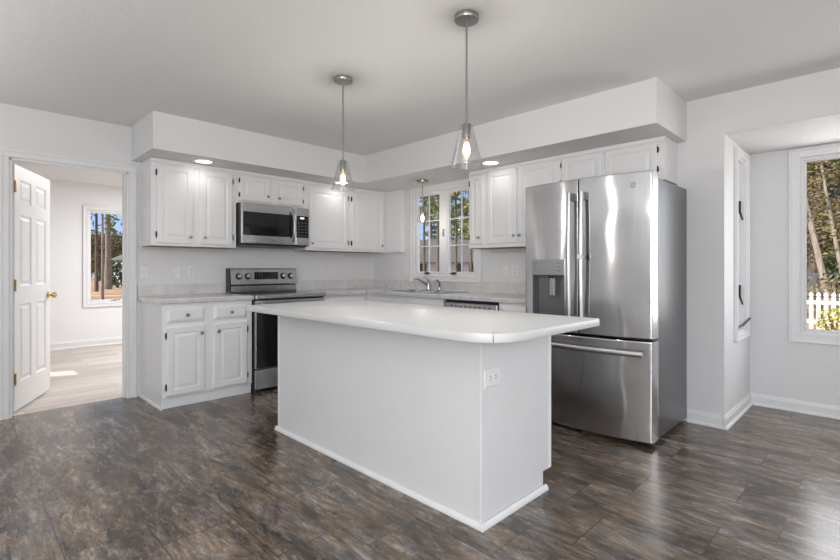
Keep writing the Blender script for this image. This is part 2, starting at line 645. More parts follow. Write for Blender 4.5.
def structure(name, mb, mat, **kw):
    return tag(mb.build(name, mat, **kw), kind='structure')


structure('floor', MB().box((0, -6.8, -0.12), (7.2, 0.0, 0)).box((4.0, 0.0, -0.12), (6.0, 0.893, 0)).box((-0.07, -3.654, -0.12), (0, -2.850, 0)), M_floor)
structure('floor_hall', MB().box((-3.63, -5.2, -0.12), (-0.14, 0.0, -0.001)).box((-0.14, -3.654, -0.12), (-0.07, -2.850, -0.001)), M_plank)
structure('ceiling', MB().box((-0.14, -6.95, H), (7.35, 0.14, H + 0.2)), M_ceil)
structure('ceiling_hall', MB().box((-3.78, -5.35, 2.44), (-0.14, 0.15, 2.64)), M_ceil)
structure('ceiling_alcove', MB().box((3.86, 0.14, 2.155), (6.14, 1.05, 2.40)).box((4.0, 0.0, 2.150), (6.0, 0.893, 2.1549)), M_pop)

DY0, DY1, DZ = -3.654, -2.850, 2.0315
structure('wall_left', MB().box((-0.14, -6.8, 0), (0, DY0, H)).box((-0.14, DY1, 0), (0, 0.14, H)).box((-0.14, DY0, DZ), (0, DY1, H)), M_wall)
WX0, WX1, WZ0, WZ1 = 0.797, 1.717, 1.095, 2.062
structure('wall_back', MB().prism([(0, 0), (WX0 - 0.05, 0), (WX0 - 0.05, 0.045), (WX0 - 0.20, 0.14), (0, 0.14)], 0, H).box((WX1, 0, 0), (4.0, 0.14, H)).box((WX0 - 0.05, 0, 0), (WX1, 0.045, WZ0)).box((WX0 - 0.05, 0, WZ1), (WX1, 0.045, H)).prism([(WX0 - 0.05, 0.045), (WX1, 0.045), (WX1, 0.14), (WX0 - 0.20, 0.14)], 0, WZ0).prism([(WX0 - 0.05, 0.045), (WX1, 0.045), (WX1, 0.14), (WX0 - 0.20, 0.14)], WZ1, H)
          .box((4.0, 0, 2.155), (6.0, 0.14, H)).box((6.0, 0, 0), (7.2, 0.14, H)), M_wall)
# alcove: side walls with a narrow casement each, rear wall with the picture window
SY0, SY1, SZ0, SZ1 = 0.36, 0.685, 0.655, 2.055
for nm, xa, xb in (('wall_alcove_left', 3.86, 4.0), ('wall_alcove_right', 6.0, 6.14)):
    structure(nm, MB().box((xa, 0.14, 0), (xb, SY0, 2.155)).box((xa, SY1, 0), (xb, 0.893, 2.155)).box((xa, SY0, 0), (xb, SY1, SZ0)).box((xa, SY0, SZ1), (xb, SY1, 2.155)), M_wall)
AX0, AX1, AZ0, AZ1 = 4.348, 5.652, 0.650, 2.058
structure('wall_alcove_rear', MB().box((3.86, 0.893, 0), (AX0, 1.03, 2.155)).box((AX1, 0.893, 0), (6.14, 1.03, 2.155)).box((AX0, 0.893, 0), (AX1, 1.03, AZ0)).box((AX0, 0.893, AZ1), (AX1, 1.03, 2.155)), M_wall)
# walls behind the camera, with openings added for the fill lamps
structure('wall_right', MB().box((7.2, -6.8, 0), (7.34, -5.0, H)).box((7.2, -2.2, 0), (7.34, 0.14, H)).box((7.2, -5.0, 2.1), (7.34, -2.2, H)), M_wall)
structure('wall_front', MB().box((-0.14, -6.94, 0), (5.2, -6.8, H)).box((7.0, -6.94, 0), (7.34, -6.8, H))
          .box((5.2, -6.94, 0), (7.0, -6.8, 0.65)).box((5.2, -6.94, 2.15), (7.0, -6.8, H)), M_wall)
# hall
HY0, HY1, HZ0, HZ1 = -2.515, -1.45, 0.655, 2.045
structure('wall_hall_far', MB().box((-3.77, -5.2, 0), (-3.63, HY0, 2.44)).box((-3.77, HY1, 0), (-3.63, 0.0, 2.44)).box((-3.77, HY0, 0), (-3.63, HY1, HZ0)).box((-3.77, HY0, HZ1), (-3.63, HY1, 2.44)), M_hall)
structure('wall_hall_front', MB().box((-3.77, -5.34, 0), (-2.60, -5.2, 2.44)).box((-2.26, -5.34, 0), (-0.14, -5.2, 2.44)).box((-2.60, -5.34, 0), (-2.26, -5.2, 1.45)).box((-2.60, -5.34, 1.75), (-2.26, -5.2, 2.44)), M_hall)
structure('wall_hall_back', MB().box((-3.77, 0, 0), (-0.14, 0.14, 2.44)), M_hall)
# dropped soffit over the wall cabinets
structure('wall_soffit', MB().prism([(0, -2.8248), (0.6346, -2.8248), (0.6346, -0.6596), (3.753, -0.6596), (3.753, 0), (0, 0)], ZS, H), M_wall)


def baseboard(name, p, q, nrm, h=0.095, t=0.014):
    """moulded board along p-q on a wall whose face looks along nrm"""
    d = (Vector((q[0], q[1], 0)) - Vector((p[0], p[1], 0)))
    Ln = d.length
    n = Vector((nrm[0], nrm[1], 0))
    u = d.normalized()
    M = Matrix(((n.x, 0, u.x, p[0]), (n.y, 0, u.y, p[1]), (0, 1, 0, 0), (0, 0, 0, 1)))
    prof = [(0, 0), (t + 0.012, 0), (t + 0.012, 0.008), (t + 0.006, 0.018), (t, 0.020), (t, h - 0.025), (t - 0.004, h - 0.018), (t - 0.007, h - 0.004), (t - 0.010, h), (0, h)]
    return structure(name, MB(M).prism(prof, 0, Ln), M_trim)


baseboard('baseboard_back', (3.76, 0), (4.0, 0), (0, -1))
baseboard('baseboard_alcove_left', (4.0, -0.026), (4.0, 0.893), (1, 0))
baseboard('baseboard_alcove_rear', (4.0, 0.893), (6.0, 0.893), (0, -1))
baseboard('baseboard_alcove_right', (6.0, 0.893), (6.0, 0.0), (-1, 0))
baseboard('baseboard_left', (0, -6.8), (0, -3.74), (1, 0))
baseboard('baseboard_hall', (-3.63, -5.2), (-3.63, 0), (1, 0), 0.11)

# door casing: three moulded boards around the opening
cs = MB(FA(0, 0, 0))
CW = 0.062
for a, b in (((DY0 - CW, 0, 0), (DY0 - 0.004, DZ + 0.004, 0.016)), ((DY1 + 0.004, 0, 0), (DY1 + CW, DZ + 0.004, 0.016)), ((DY0 - CW, DZ + 0.004, 0), (DY1 + CW, DZ + CW, 0.016))):
    cs.box(a, b, 0.004)
for a, b in (((DY0 - CW, 0, 0.016), (DY0 - CW + 0.018, DZ + CW - 0.018, 0.024)), ((DY1 + CW - 0.018, 0, 0.016), (DY1 + CW, DZ + CW - 0.018, 0.024)), ((DY0 - CW, DZ + CW - 0.018, 0.016), (DY1 + CW, DZ + CW, 0.024))):
    cs.box(a, b, 0.003)
structure('trim_1', cs, M_trim)
jm = MB()
jm.box((-0.15, DY0 - 0.002, 0), (0.002, DY0 + 0.012, DZ)).box((-0.15, DY1 - 0.012, 0), (0.002, DY1 + 0.002, DZ)).box((-0.15, DY0, DZ - 0.012), (0.002, DY1, DZ + 0.002))
jm.box((-0.085, DY1 - 0.024, 0), (-0.05, DY1 - 0.012, DZ - 0.012)).box((-0.085, DY0 + 0.012, 0), (-0.05, DY0 + 0.024, DZ - 0.012))
structure('trim_2', jm, M_trim)

# ------------------------------------------------------------------ six-panel door, open into the hall
def six_panel(mb, M, wd, ht, t):
    st = 0.105
    cols = [(st, wd / 2 - 0.05), (wd / 2 + 0.05, wd - st)]
    rows = [(0.22, 0.86), (1.01, 1.60), (1.70, ht - 0.11)]
    us = [0, cols[0][0], cols[0][1], cols[1][0], cols[1][1], wd]
    ws = [0, rows[0][0], rows[0][1], rows[1][0], rows[1][1], rows[2][0], rows[2][1], ht]
    for s in (1, -1):
        for i in range(5):
            for j in range(7):
                u0, u1, w0, w1 = us[i], us[i + 1], ws[j], ws[j + 1]
                n = s * t / 2
                if i % 2 == 1 and j % 2 == 1:
                    prof = [(0, n), (0.012, n - s * 0.009), (0.022, n - s * 0.009), (0.045, n - s * 0.002)]
                    vs, fs = [], []
                    for d, nn in prof:
                        vs += [(u0 + d, w0 + d, nn), (u1 - d, w0 + d, nn), (u1 - d, w1 - d, nn), (u0 + d, w1 - d, nn)]
                    for k in range(3):
                        for q in range(4):
                            a, b = 4 * k + q, 4 * k + (q + 1) % 4
                            fs.append((a, b, b + 4, a + 4))
                    fs.append((12, 13, 14, 15))
                    mb.add(vs, fs, M)
                else:
                    mb.add([(u0, w0, n), (u1, w0, n), (u1, w1, n), (u0, w1, n)], [(0, 1, 2, 3)], M)
    h = t / 2
    mb.add([(0, 0, -h), (wd, 0, -h), (wd, ht, -h), (0, ht, -h), (0, 0, h), (wd, 0, h), (wd, ht, h), (0, ht, h)], [(0, 1, 5, 4), (1, 2, 6, 5), (2, 3, 7, 6), (3, 0, 4, 7)], M)


dd = Vector((-0.716, 0.319, 0)).normalized()
dn = Vector((dd.y, -dd.x, 0))
if dn.x < 0:
    dn = -dn
hp = Vector((-0.152, -3.632, 0.012))
# u runs from the hinge to the free edge, n faces the kitchen side
Mdoor = Matrix(((dd.x, 0, dn.x, hp.x), (dd.y, 0, dn.y, hp.y), (0, 1, 0, hp.z), (0, 0, 0, 1)))
door = thing('door_1', tuple(hp), 'white six-panel door standing open in the left doorway', 'door', kind='structure')
mb = MB()
six_panel(mb, Mdoor, 0.765, 2.0, 0.036)
bm_ = mb.build('door_panel', M_door, door)
for z in (0.26, 1.02, 1.82):
    hb = MB()
    hb.box((0.003, z - 0.045, 0.019), (0.03, z + 0.045, 0.0215), M=Mdoor)
    hb.tube([tuple(Mdoor @ Vector((-0.004, z - 0.047, 0.024))), tuple(Mdoor @ Vector((-0.004, z + 0.047, 0.024)))], 0.0065)
    hb.box((-0.148, DY0 + 0.0125, z - 0.035), (-0.100, DY0 + 0.0145, z + 0.055))
    hb.build('hinge', M_brass, door)
for s in (1, -1):
    kb = MB()
    kn = Mdoor @ Matrix.Translation((0.705, 0.905, s * 0.018))
    if s < 0:
        kn = kn @ Matrix.Rotation(math.pi, 4, 'Y')
    kb.lathe([(0.0, 0.0), (0.032, 0.0), (0.032, 0.006), (0.012, 0.010), (0.011, 0.028), (0.022, 0.036), (0.028, 0.048), (0.026, 0.060), (0.014, 0.068), (0.0, 0.069)], M=kn, n=20)
    kb.build('door_knob', M_brass, door, smooth=True)


# ------------------------------------------------------------------ windows
def rect_frame(mb, M, u0, w0, u1, w1, wd, n0, n1, bev=0.0):
    """four boards around a rectangle, wd inward"""
    mb.box((u0, w0, n0), (u0 + wd, w1, n1), bev, M)
    mb.box((u1 - wd, w0, n0), (u1, w1, n1), bev, M)
    mb.box((u0 + wd, w0, n0), (u1 - wd, w0 + wd, n1), bev, M)
    mb.box((u0 + wd, w1 - wd, n0), (u1 - wd, w1, n1), bev, M)


def casing(mb, M, u0, w0, u1, w1, wd=0.085, sill=True):
    rect_frame(mb, M, u0 - wd, w0 - wd, u1 + wd, w1 + wd, wd - 0.006, 0, 0.016, 0.003)
    rect_frame(mb, M, u0 - wd, w0 - wd, u1 + wd, w1 + wd, 0.018, 0.016, 0.026, 0.003)
    rect_frame(mb, M, u0 - 0.02, w0 - 0.02, u1 + 0.02, w1 + 0.02, 0.012, 0.016, 0.021, 0.002)


def jamb(mb, M, u0, w0, u1, w1, depth=0.14, t=0.014):
    rect_frame(mb, M, u0, w0, u1, w1, t, -depth, 0.0)


def crank(parent, M, u, w, n, mat, s=1):
    c = MB(M)
    c.box((u - 0.03, w, n - 0.022), (u + 0.03, w + 0.016, n + 0.006), 0.004)
    c.tube([(u, w + 0.012, n), (u + 0.01 * s, w + 0.018, n + 0.02), (u + 0.05 * s, w + 0.022, n + 0.03), (u + 0.085 * s, w + 0.016, n + 0.032)], [0.007, 0.007, 0.006, 0.008])
    return c.build('crank_handle', mat, parent, smooth=True)


def sash(parent, M, u0, w0, u1, w1, fw, n0, n1, cols, rows):
    f = MB(M)
    rect_frame(f, M, u0, w0, u1, w1, fw, n0, n1, 0.004)
    so = f.build('sash', M_trim, parent)
    g = MB(M).box((u0 + fw, w0 + fw, (n0 + n1) / 2 - 0.003), (u1 - fw, w1 - fw, (n0 + n1) / 2 + 0.003))
    g.build('pane', M_pane, so)
    if cols > 1 or rows > 1:
        b = MB(M)
        nm = (n0 + n1) / 2
        for i in range(1, cols):
            u = u0 + fw + (u1 - u0 - 2 * fw) * i / cols
            b.box((u - 0.0055, w0 + fw, nm - 0.007), (u + 0.0055, w1 - fw, nm + 0.007))
        for j in range(1, rows):
            w = w0 + fw + (w1 - w0 - 2 * fw) * j / rows
            b.box((u0 + fw, w - 0.0055, nm - 0.0075), (u1 - fw, w + 0.0055, nm + 0.0075))
        b.build('muntin_grid', M_trim, so)
    return so


w1 = thing('window_1', (1.257, 0, WZ0), 'white double casement window with divided panes above the kitchen sink', 'window', kind='structure')
M = FB(0, 0, 0)
f = MB(M)
casing(f, M, WX0, WZ0, WX1, WZ1, 0.078)
jamb(f, M, WX0, WZ0, WX1, WZ1, 0.045)
f.box((1.206, WZ0 + 0.014, -0.045), (1.304, WZ1 - 0.014, 0.008), 0.003)
f.build('window_frame', M_trim, w1)
sash(w1, M, WX0 + 0.012, WZ0 + 0.012, 1.205, WZ1 - 0.012, 0.024, -0.034, 0.004, 2, 3)
sash(w1, M, 1.305, WZ0 + 0.012, WX1 - 0.012, WZ1 - 0.012, 0.024, -0.034, 0.004, 2, 3)
crank(w1, M, 0.99, WZ0 + 0.006, 0.026, M_bronze, 1)
crank(w1, M, 1.40, WZ0 + 0.006, 0.026, M_bronze, 1)
MB(M).box((1.24, 1.53, 0.006), (1.272, 1.62, 0.014), 0.003).box((1.248, 1.55, 0.014), (1.262, 1.59, 0.03), 0.003).build('window_latch', M_nick, w1)

w2 = thing('window_2', (5.0, 0.893, AZ0), 'wide white framed picture window in the alcove, looking onto a picket fence', 'window', kind='structure')
M = FB(0, 0, 0.893)
f = MB(M)
casing(f, M, AX0, AZ0, AX1, AZ1, 0.080)
jamb(f, M, AX0, AZ0, AX1, AZ1, 0.137)
f.build('window_frame', M_trim, w2)
sash(w2, M, AX0 + 0.014, AZ0 + 0.014, AX1 - 0.014, AZ1 - 0.014, 0.016, -0.045, -0.010, 1, 1)

M_ = [('window_3', FA(0, 0, 4.0), SY0, SY1, 'narrow casement window in the left side wall of the alcove', 1),
      ('window_5', frame((6.0, 0, 0), (0, -1, 0), (-1, 0, 0)), -SY1, -SY0, 'narrow casement window in the right side wall of the alcove', -1)]
for nm, M, a, b, lb, sg in M_:
    w = thing(nm, tuple(M @ Vector(((a + b) / 2, SZ0, 0))), lb, 'window', kind='structure')
    f = MB(M)
    casing(f, M, a, SZ0, b, SZ1, 0.056)
    jamb(f, M, a, SZ0, b, SZ1, 0.14)
    f.build('window_frame', M_trim, w)
    sash(w, M, a + 0.014, SZ0 + 0.014, b - 0.014, SZ1 - 0.014, 0.03, -0.10, -0.055, 1, 1)
    fu = b - 0.014 if sg > 0 else a + 0.014
    for z in (0.93, 1.63):
        l = MB(M)
        l.box((fu - sg * 0.016, z, -0.050), (fu, z + 0.10, -0.022), 0.003)
        l.tube([(fu - sg * 0.014, z + 0.03, -0.034), (fu - sg * 0.03, z - 0.01, -0.02), (fu - sg * 0.034, z - 0.06, -0.004)], [0.009, 0.007, 0.006])
        l.build('sash_latch', M_black, w)
    c = MB(M)
    m0 = (a + b) / 2
    c.box((m0 - 0.09, SZ0 + 0.014, -0.05), (m0 + 0.02, SZ0 + 0.04, -0.01), 0.004)
    c.tube([(m0 - sg * 0.03, SZ0 + 0.035, -0.02), (m0 + sg * 0.04, SZ0 + 0.05, 0.01), (m0 + sg * 0.10, SZ0 + 0.085, 0.03), (m0 + sg * 0.17, SZ0 + 0.10, 0.035)], [0.010, 0.009, 0.008, 0.008])
    c.build('crank_handle', M_black, w)

w4 = thing('window_4', (-3.63, -1.98, HZ0), 'white framed window on the far wall of the hall, looking onto pine trunks', 'window', kind='structure')
M = FA(0, 0, -3.63)
f = MB(M)
casing(f, M, HY0, HZ0, HY1, HZ1, 0.07)
jamb(f, M, HY0, HZ0, HY1, HZ1)
f.build('window_frame', M_trim, w4)
sash(w4, M, HY0 + 0.014, HZ0 + 0.014, HY1 - 0.014, HZ1 - 0.014, 0.022, -0.08, -0.03, 1, 1)
crank(w4, M, -2.19, HZ0 + 0.014, -0.01, M_nick, 1)


# ------------------------------------------------------------------ cabinets
def cab_door(parent, M, u0, w0, u1, w1, n, hinge=None, knob=None, rail=0.052):
    d = MB(M)
    t = 0.019
    prof = [(0, n), (0, n + t - 0.007), (0.003, n + t - 0.003), (0.010, n + t), (rail, n + t), (rail + 0.007, n + t - 0.006), (rail + 0.013, n + t - 0.006)]
    prof += [(rail + 0.036, n + t - 0.001)]
    d.rings(u0, w0, u1, w1, prof)
    o = d.build('door', M_cab, parent)
    if knob:
        k = MB(M @ Matrix.Translation((knob[0], knob[1], n + t)))
        k.lathe([(0, 0), (0.007, 0), (0.006, 0.010), (0.010, 0.014), (0.0145, 0.019), (0.0145, 0.024), (0.010, 0.028), (0, 0.029)], n=16)
        k.build('knob', M_nick, o, smooth=True)
    if hinge:
        u = u0 if hinge == 'l' else u1
        s = -1 if hinge == 'l' else 1
        h = w1 - w0
        off = min(0.075, h * 0.22)
        for wz in (w0 + off, w1 - off):
            g = MB(M)
            hh = 0.03 if h > 0.4 else 0.024
            g.prism([(u, wz - hh), (u + s * 0.007, wz - hh * 0.75), (u + s * 0.009, wz), (u + s * 0.007, wz + hh * 0.75), (u, wz + hh)], n + 0.0005, n + 0.017)
            g.tube([(u + s * 0.003, wz - hh * 0.8, n + 0.018), (u + s * 0.003, wz + hh * 0.8, n + 0.018)], 0.004, 6)
            g.build('hinge', M_bronze, o)
    return o


def drawer(parent, M, u0, w0, u1, w1, n, knob=None):
    d = MB(M)
    t = 0.019
    d.rings(u0, w0, u1, w1, [(0, n), (0, n + 0.006), (0.006, n + 0.010), (0.022, n + t - 0.002), (0.026, n + t)])
    o = d.build('drawer', M_cab, parent)
    if knob:
        k = MB(M @ Matrix.Translation((knob[0], knob[1], n + t)))
        k.lathe([(0, 0), (0.007, 0), (0.006, 0.010), (0.010, 0.014), (0.0145, 0.019), (0.0145, 0.024), (0.010, 0.028), (0, 0.029)], n=16)
        k.build('knob', M_nick, o, smooth=True)
    return o


ZB, UD = 1.37, 0.305   # wall cabinet underside and depth


def wall_cab(M, u0, u1, w0, loc, name, label, top=2.138, crown=True, body_mat=None):
    r = thing(name, loc, label, 'cabinet', 'white wall cabinets under the soffit')
    MB(M).box((u0, w0, 0.001), (u1, top, UD), 0.002).build('cabinet_body', M_cab, r)
    if crown:
        c = MB(M)
        c.prism([(0, 0), (0, 0.024), (0.014, 0.024), (0.011, 0.012), (0.004, 0.004)], u0, u1, M @ frame((0, top - 0.026, UD), (0, 0, 1), (1, 0, 0)))
        c.build('top_moulding', M_cab, r)
    MB(M).box((u0 + 0.01, w0 - 0.004, 0.02), (u1 - 0.01, w0, UD - 0.012)).build('underside_shade_panel', M_undershade, r)  # thin brown sheet that colours in the shade below the cabinet
    return r


MA = FA(0)
MBk = FB(0)
r = wall_cab(MA, -2.750, -1.996, ZB, (0.15, -2.373, ZB), 'wall_cabinet', 'white two-door wall cabinet left of the microwave, over the short counter')
cab_door(r, MA, -2.706, 1.392, -2.399, 2.088, UD, 'l', (-2.435, 1.455))
cab_door(r, MA, -2.344, 1.392, -2.036, 2.088, UD, 'r', (-2.306, 1.455))
r = wall_cab(MA, -1.995, -1.223, 1.818, (0.15, -1.609, 1.818), 'wall_cabinet', 'short white two-door wall cabinet directly above the microwave')
cab_door(r, MA, -1.964, 1.842, -1.631, 2.095, UD, 'l', (-1.677, 1.905), 0.045)
cab_door(r, MA, -1.592, 1.842, -1.260, 2.095, UD, 'r', (-1.549, 1.900), 0.045)
r = wall_cab(MA, -1.222, -0.074, ZB, (0.15, -0.65, ZB), 'wall_cabinet', 'wide white two-door wall cabinet between the microwave and the corner')
cab_door(r, MA, -1.186, 1.395, -0.657, 2.070, UD, 'r', (-1.150, 1.447))
cab_door(r, MA, -0.598, 1.395, -0.098, 2.070, UD, 'l', (-0.140, 1.452))
MB().box((0.001, -0.073, ZB), (0.60, -0.001, 2.138), 0.002).build('end_panel', M_cab, r)
r = wall_cab(MBk, 1.866, 2.074, ZB, (1.97, -0.15, ZB), 'wall_cabinet', 'narrow single-door white wall cabinet just right of the sink window')
cab_door(r, MBk, 1.884, 1.405, 2.052, 2.085, UD, 'l', (2.012, 1.470), 0.042)
r = wall_cab(MBk, 2.075, 2.820, ZB, (2.45, -0.15, ZB), 'wall_cabinet', 'tall two-door white wall cabinet beside the top of the refrigerator')
cab_door(r, MBk, 2.099, 1.405, 2.435, 2.098, UD, None, (2.412, 1.470))
cab_door(r, MBk, 2.447, 1.405, 2.800, 2.098, UD, None, (2.474, 1.470))
r = wall_cab(MBk, 2.821, 3.692, 1.818, (3.26, -0.15, 1.818), 'wall_cabinet', 'short white two-door wall cabinet above the refrigerator')
cab_door(r, MBk, 2.880, 1.842, 3.226, 2.100, UD, 'l', None, 0.045)
cab_door(r, MBk, 3.250, 1.842, 3.645, 2.100, UD, 'r', None, 0.045)

# base cabinets
BD, BH = 0.61, 0.876


def base_cab(M, u0, u1, loc, label, hollow=False):
    r = thing('base_cabinet', loc, label, 'cabinet', 'white base cabinets')
    b = MB(M)
    if hollow:      # open top for the sink bowls
        b.box((u0, 0.09, 0.001), (u1, 0.11, BD)).box((u0, 0.11, 0.001), (u0 + 0.018, BH - 0.001, BD)).box((u1 - 0.018, 0.11, 0.001), (u1, BH - 0.001, BD))
        b.box((u0 + 0.018, 0.11, BD - 0.02), (u1 - 0.018, BH - 0.001, BD)).box((u0 + 0.018, 0.11, 0.001), (u1 - 0.018, BH - 0.001, 0.012))
    else:
        b.box((u0, 0.09, 0.001), (u1, BH - 0.001, BD), 0.002)
    b.box((u0, 0.001, 0.001), (u1, 0.09, BD - 0.02))
    b.build('cabinet_body', M_cab, r)
    t = MB(M)
    t.prism([(0, 0.001), (0.014, 0.001), (0.014, 0.006), (0.010, 0.018), (0, 0.020)], u0, u1, M @ frame((0, 0, BD - 0.02), (0, 0, 1), (1, 0, 0)))
    t.build('toe_moulding', M_trim, r)
    return r


r = base_cab(MA, -2.752, -1.980, (0.3, -2.376, 0), 'white base cabinet with two drawers and two doors left of the range')
cab_door(r, MA, -2.720, 0.105, -2.412, 0.682, BD, 'l', (-2.445, 0.612))
cab_door(r, MA, -2.338, 0.105, -2.030, 0.682, BD, 'r', (-2.300, 0.612))
drawer(r, MA, -2.720, 0.712, -2.412, 0.842, BD, (-2.562, 0.775))
drawer(r, MA, -2.338, 0.712, -2.030, 0.842, BD, (-2.182, 0.775))
# moulding that runs along the exposed left side of this cabinet
MB().prism([(-2.752, 0.001), (-2.766, 0.001), (-2.766, 0.006), (-2.761, 0.018), (-2.752, 0.020)], 0.016, 0.62, Matrix(((0, 0, 1, 0), (1, 0, 0, 0), (0, 1, 0, 0), (0, 0, 0, 1)))).build('side_moulding', M_trim, r)
r = base_cab(MA, -1.202, -0.615, (0.3, -0.92, 0), 'white base cabinet right of the range, running into the corner')
cab_door(r, MA, -1.19, 0.105, -0.66, 0.682, BD, 'l', (-0.70, 0.612))
drawer(r, MA, -1.19, 0.712, -0.66, 0.842, BD, (-0.925, 0.775))
r = base_cab(MBk, 0.001, 1.797, (1.2, -0.3, 0), 'white sink base cabinet under the kitchen window', True)
cab_door(r, MBk, 0.74, 0.105, 1.245, 0.682, BD, 'l', (1.21, 0.612))
cab_door(r, MBk, 1.265, 0.105, 1.77, 0.682, BD, 'r', (1.30, 0.612))
drawer(r, MBk, 0.74, 0.712, 1.245, 0.842, BD)
drawer(r, MBk, 1.265, 0.712, 1.77, 0.842, BD)
r = base_cab(MBk, 2.446, 2.800, (2.62, -0.3, 0), 'narrow white base cabinet between the dishwasher and the refrigerator')
cab_door(r, MBk, 2.47, 0.105, 2.775, 0.682, BD, 'r', (2.50, 0.612))
drawer(r, MBk, 2.47, 0.712, 2.775, 0.842, BD, (2.62, 0.775))

# worktops with their backsplashes
TZ0, TZ1 = 0.876, 0.914
ct = thing('countertop', (0.32, -2.38, TZ0), 'short pale marbled laminate countertop left of the range', 'countertop')
MB().box((0.001, -2.776, TZ0), (0.640, -1.976, TZ1), 0.004, seg=2).build('worktop', M_top, ct)
MB().box((0.6405, -2.776, TZ0 + 0.002), (0.645, -1.976, TZ1 - 0.005), 0.0015).build('front_edge', M_ledge, ct)
MB().box((0.001, -2.776, TZ1), (0.020, -1.976, 1.014), 0.003).build('backsplash', M_splash, ct)

ct = thing('countertop', (0.9, -0.4, TZ0), 'L-shaped pale marbled laminate countertop around the corner sink run', 'countertop')
SX0, SX1, SYA, SYB = 0.83, 1.67, -0.545, -0.095   # sink cut-out
t = MB()
t.box((0.001, -1.205, TZ0), (0.640, -0.645, TZ1), 0.003)
t.box((0.001, -0.6449, TZ0), (SX0, -0.001, TZ1), 0.003)
t.box((SX0 - 0.001, -0.645, TZ0), (SX1, SYA, TZ1), 0.003)
t.box((SX0 - 0.001, SYB, TZ0), (SX1, -0.001, TZ1), 0.003)
t.box((SX1 - 0.001, -0.6449, TZ0), (2.812, -0.001, TZ1), 0.003)
t.build('worktop', M_top, ct)
MB().box((0.6405, -1.205, TZ0 + 0.002), (0.645, -0.648, TZ1 - 0.005)).box((0.6405, -0.6495, TZ0 + 0.002), (2.812, -0.6455, TZ1 - 0.005)).build('front_edge', M_ledge, ct)
MB().box((0.001, -1.205, TZ1), (0.020, -0.001, 1.022), 0.003).box((0.0205, -0.020, TZ1), (2.812, -0.001, 1.022), 0.003).build('backsplash', M_splash, ct)

# ------------------------------------------------------------------ sink, faucet, sprayer
sk = thing('kitchen_sink', (1.25, -0.32, TZ1), 'stainless double-bowl kitchen sink set in the counter under the window', 'sink')
b = MB()
rect_frame(b, Matrix(((1, 0, 0, 0), (0, 1, 0, 0), (0, 0, 1, 0), (0, 0, 0, 1))), SX0 - 0.018, SYA - 0.018, SX1 + 0.018, SYB + 0.018, 0.045, TZ1 + 0.0005, TZ1 + 0.006, 0.002)
b.box((1.235, SYA + 0.027, TZ1 - 0.003), (1.265, SYB - 0.027, TZ1 + 0.005), 0.002)
b.build('sink_rim', M_sink, sk)
for a0, a1 in ((SX0 + 0.012, 1.238), (1.262, SX1 - 0.012)):
    bw = MB()
    y0, y1, zb = SYA + 0.012, SYB - 0.012, TZ1 - 0.17
    vs = [(a0, y0, TZ1), (a1, y0, TZ1), (a1, y1, TZ1), (a0, y1, TZ1), (a0 + 0.03, y0 + 0.03, zb), (a1 - 0.03, y0 + 0.03, zb), (a1 - 0.03, y1 - 0.03, zb), (a0 + 0.03, y1 - 0.03, zb)]
    bw.add(vs, [(4, 5, 6, 7), (0, 1, 5, 4), (1, 2, 6, 5), (2, 3, 7, 6), (3, 0, 4, 7)])
    bo = bw.build('bowl', M_sink, sk, fix=False)
    MB().lathe([(0, zb + 0.002), (0.035, zb + 0.002), (0.042, zb + 0.001)], ((a0 + a1) / 2, (y0 + y1) / 2, 0)).build('drain', M_chrome, bo)

fz = TZ1 + 0.007
fc = thing('kitchen_faucet', (1.10, -0.096, fz), 'chrome single-lever faucet at the back edge of the sink', 'faucet')
b = MB()
b.lathe([(0, 0), (0.036, 0), (0.034, 0.008), (0.026, 0.014), (0.022, 0.05), (0.023, 0.075), (0.016, 0.088), (0, 0.090)], (1.10, -0.096, fz))
b.build('faucet_body', M_chrome, fc, smooth=True)
MB().tube([(1.10, -0.105, fz + 0.055), (1.085, -0.15, fz + 0.088), (1.07, -0.20, fz + 0.118), (1.06, -0.245, fz + 0.135), (1.055, -0.268, fz + 0.132), (1.052, -0.276, fz + 0.112)], [0.015, 0.013, 0.012, 0.012, 0.013, 0.013], 12).build('spout', M_chrome, fc, smooth=True)
MB().tube([(1.10, -0.094, fz + 0.086), (1.098, -0.105, fz + 0.115), (1.093, -0.128, fz + 0.140), (1.086, -0.158, fz + 0.152)], [0.014, 0.010, 0.008, 0.009], 10).build('lever', M_chrome, fc, smooth=True)
sp = thing('side_sprayer', (1.275, -0.094, fz), 'chrome side sprayer right of the faucet', 'sprayer')
MB().lathe([(0, 0), (0.026, 0), (0.024, 0.010), (0.017, 0.018), (0.016, 0.030), (0, 0.031)], (1.275, -0.094, fz)).build('sprayer_base', M_chrome, sp, smooth=True)
MB().tube([(1.275, -0.094, fz + 0.028), (1.275, -0.096, fz + 0.07), (1.272, -0.104, fz + 0.098), (1.264, -0.126, fz + 0.117), (1.258, -0.142, fz + 0.113)], [0.011, 0.014, 0.016, 0.015, 0.012], 12).build('spray_head', M_chrome, sp, smooth=True)

# ------------------------------------------------------------------ dishwasher
dw = thing('dishwasher', (2.12, -0.31, 0), 'stainless dishwasher under the counter left of the refrigerator', 'dishwasher')
b = MB(MBk)
b.box((1.803, 0.10, 0.02), (2.440, 0.868, 0.585), 0.003)
b.box((1.803, 0.002, 0.02), (2.440, 0.10, 0.53))
b.build('tub', M_black, dw)
b = MB(MBk)
b.box((1.812, 0.105, 0.585), (2.432, 0.780, 0.622), 0.006)
b.box((1.812, 0.784, 0.585), (2.432, 0.850, 0.622), 0.006)
dwd = b.build('door', M_ss, dw)
for i in range(9):
    MB(MBk).box((1.90 + i * 0.055, 0.808, 0.622), (1.925 + i * 0.055, 0.820, 0.6235)).build('control_button', M_dgrey, dwd)
MB(MBk).tube([(1.86, 0.735, 0.622), (1.87, 0.735, 0.66), (2.375, 0.735, 0.66), (2.385, 0.735, 0.622)], 0.011, 8).build('handle', M_ssh, dwd)

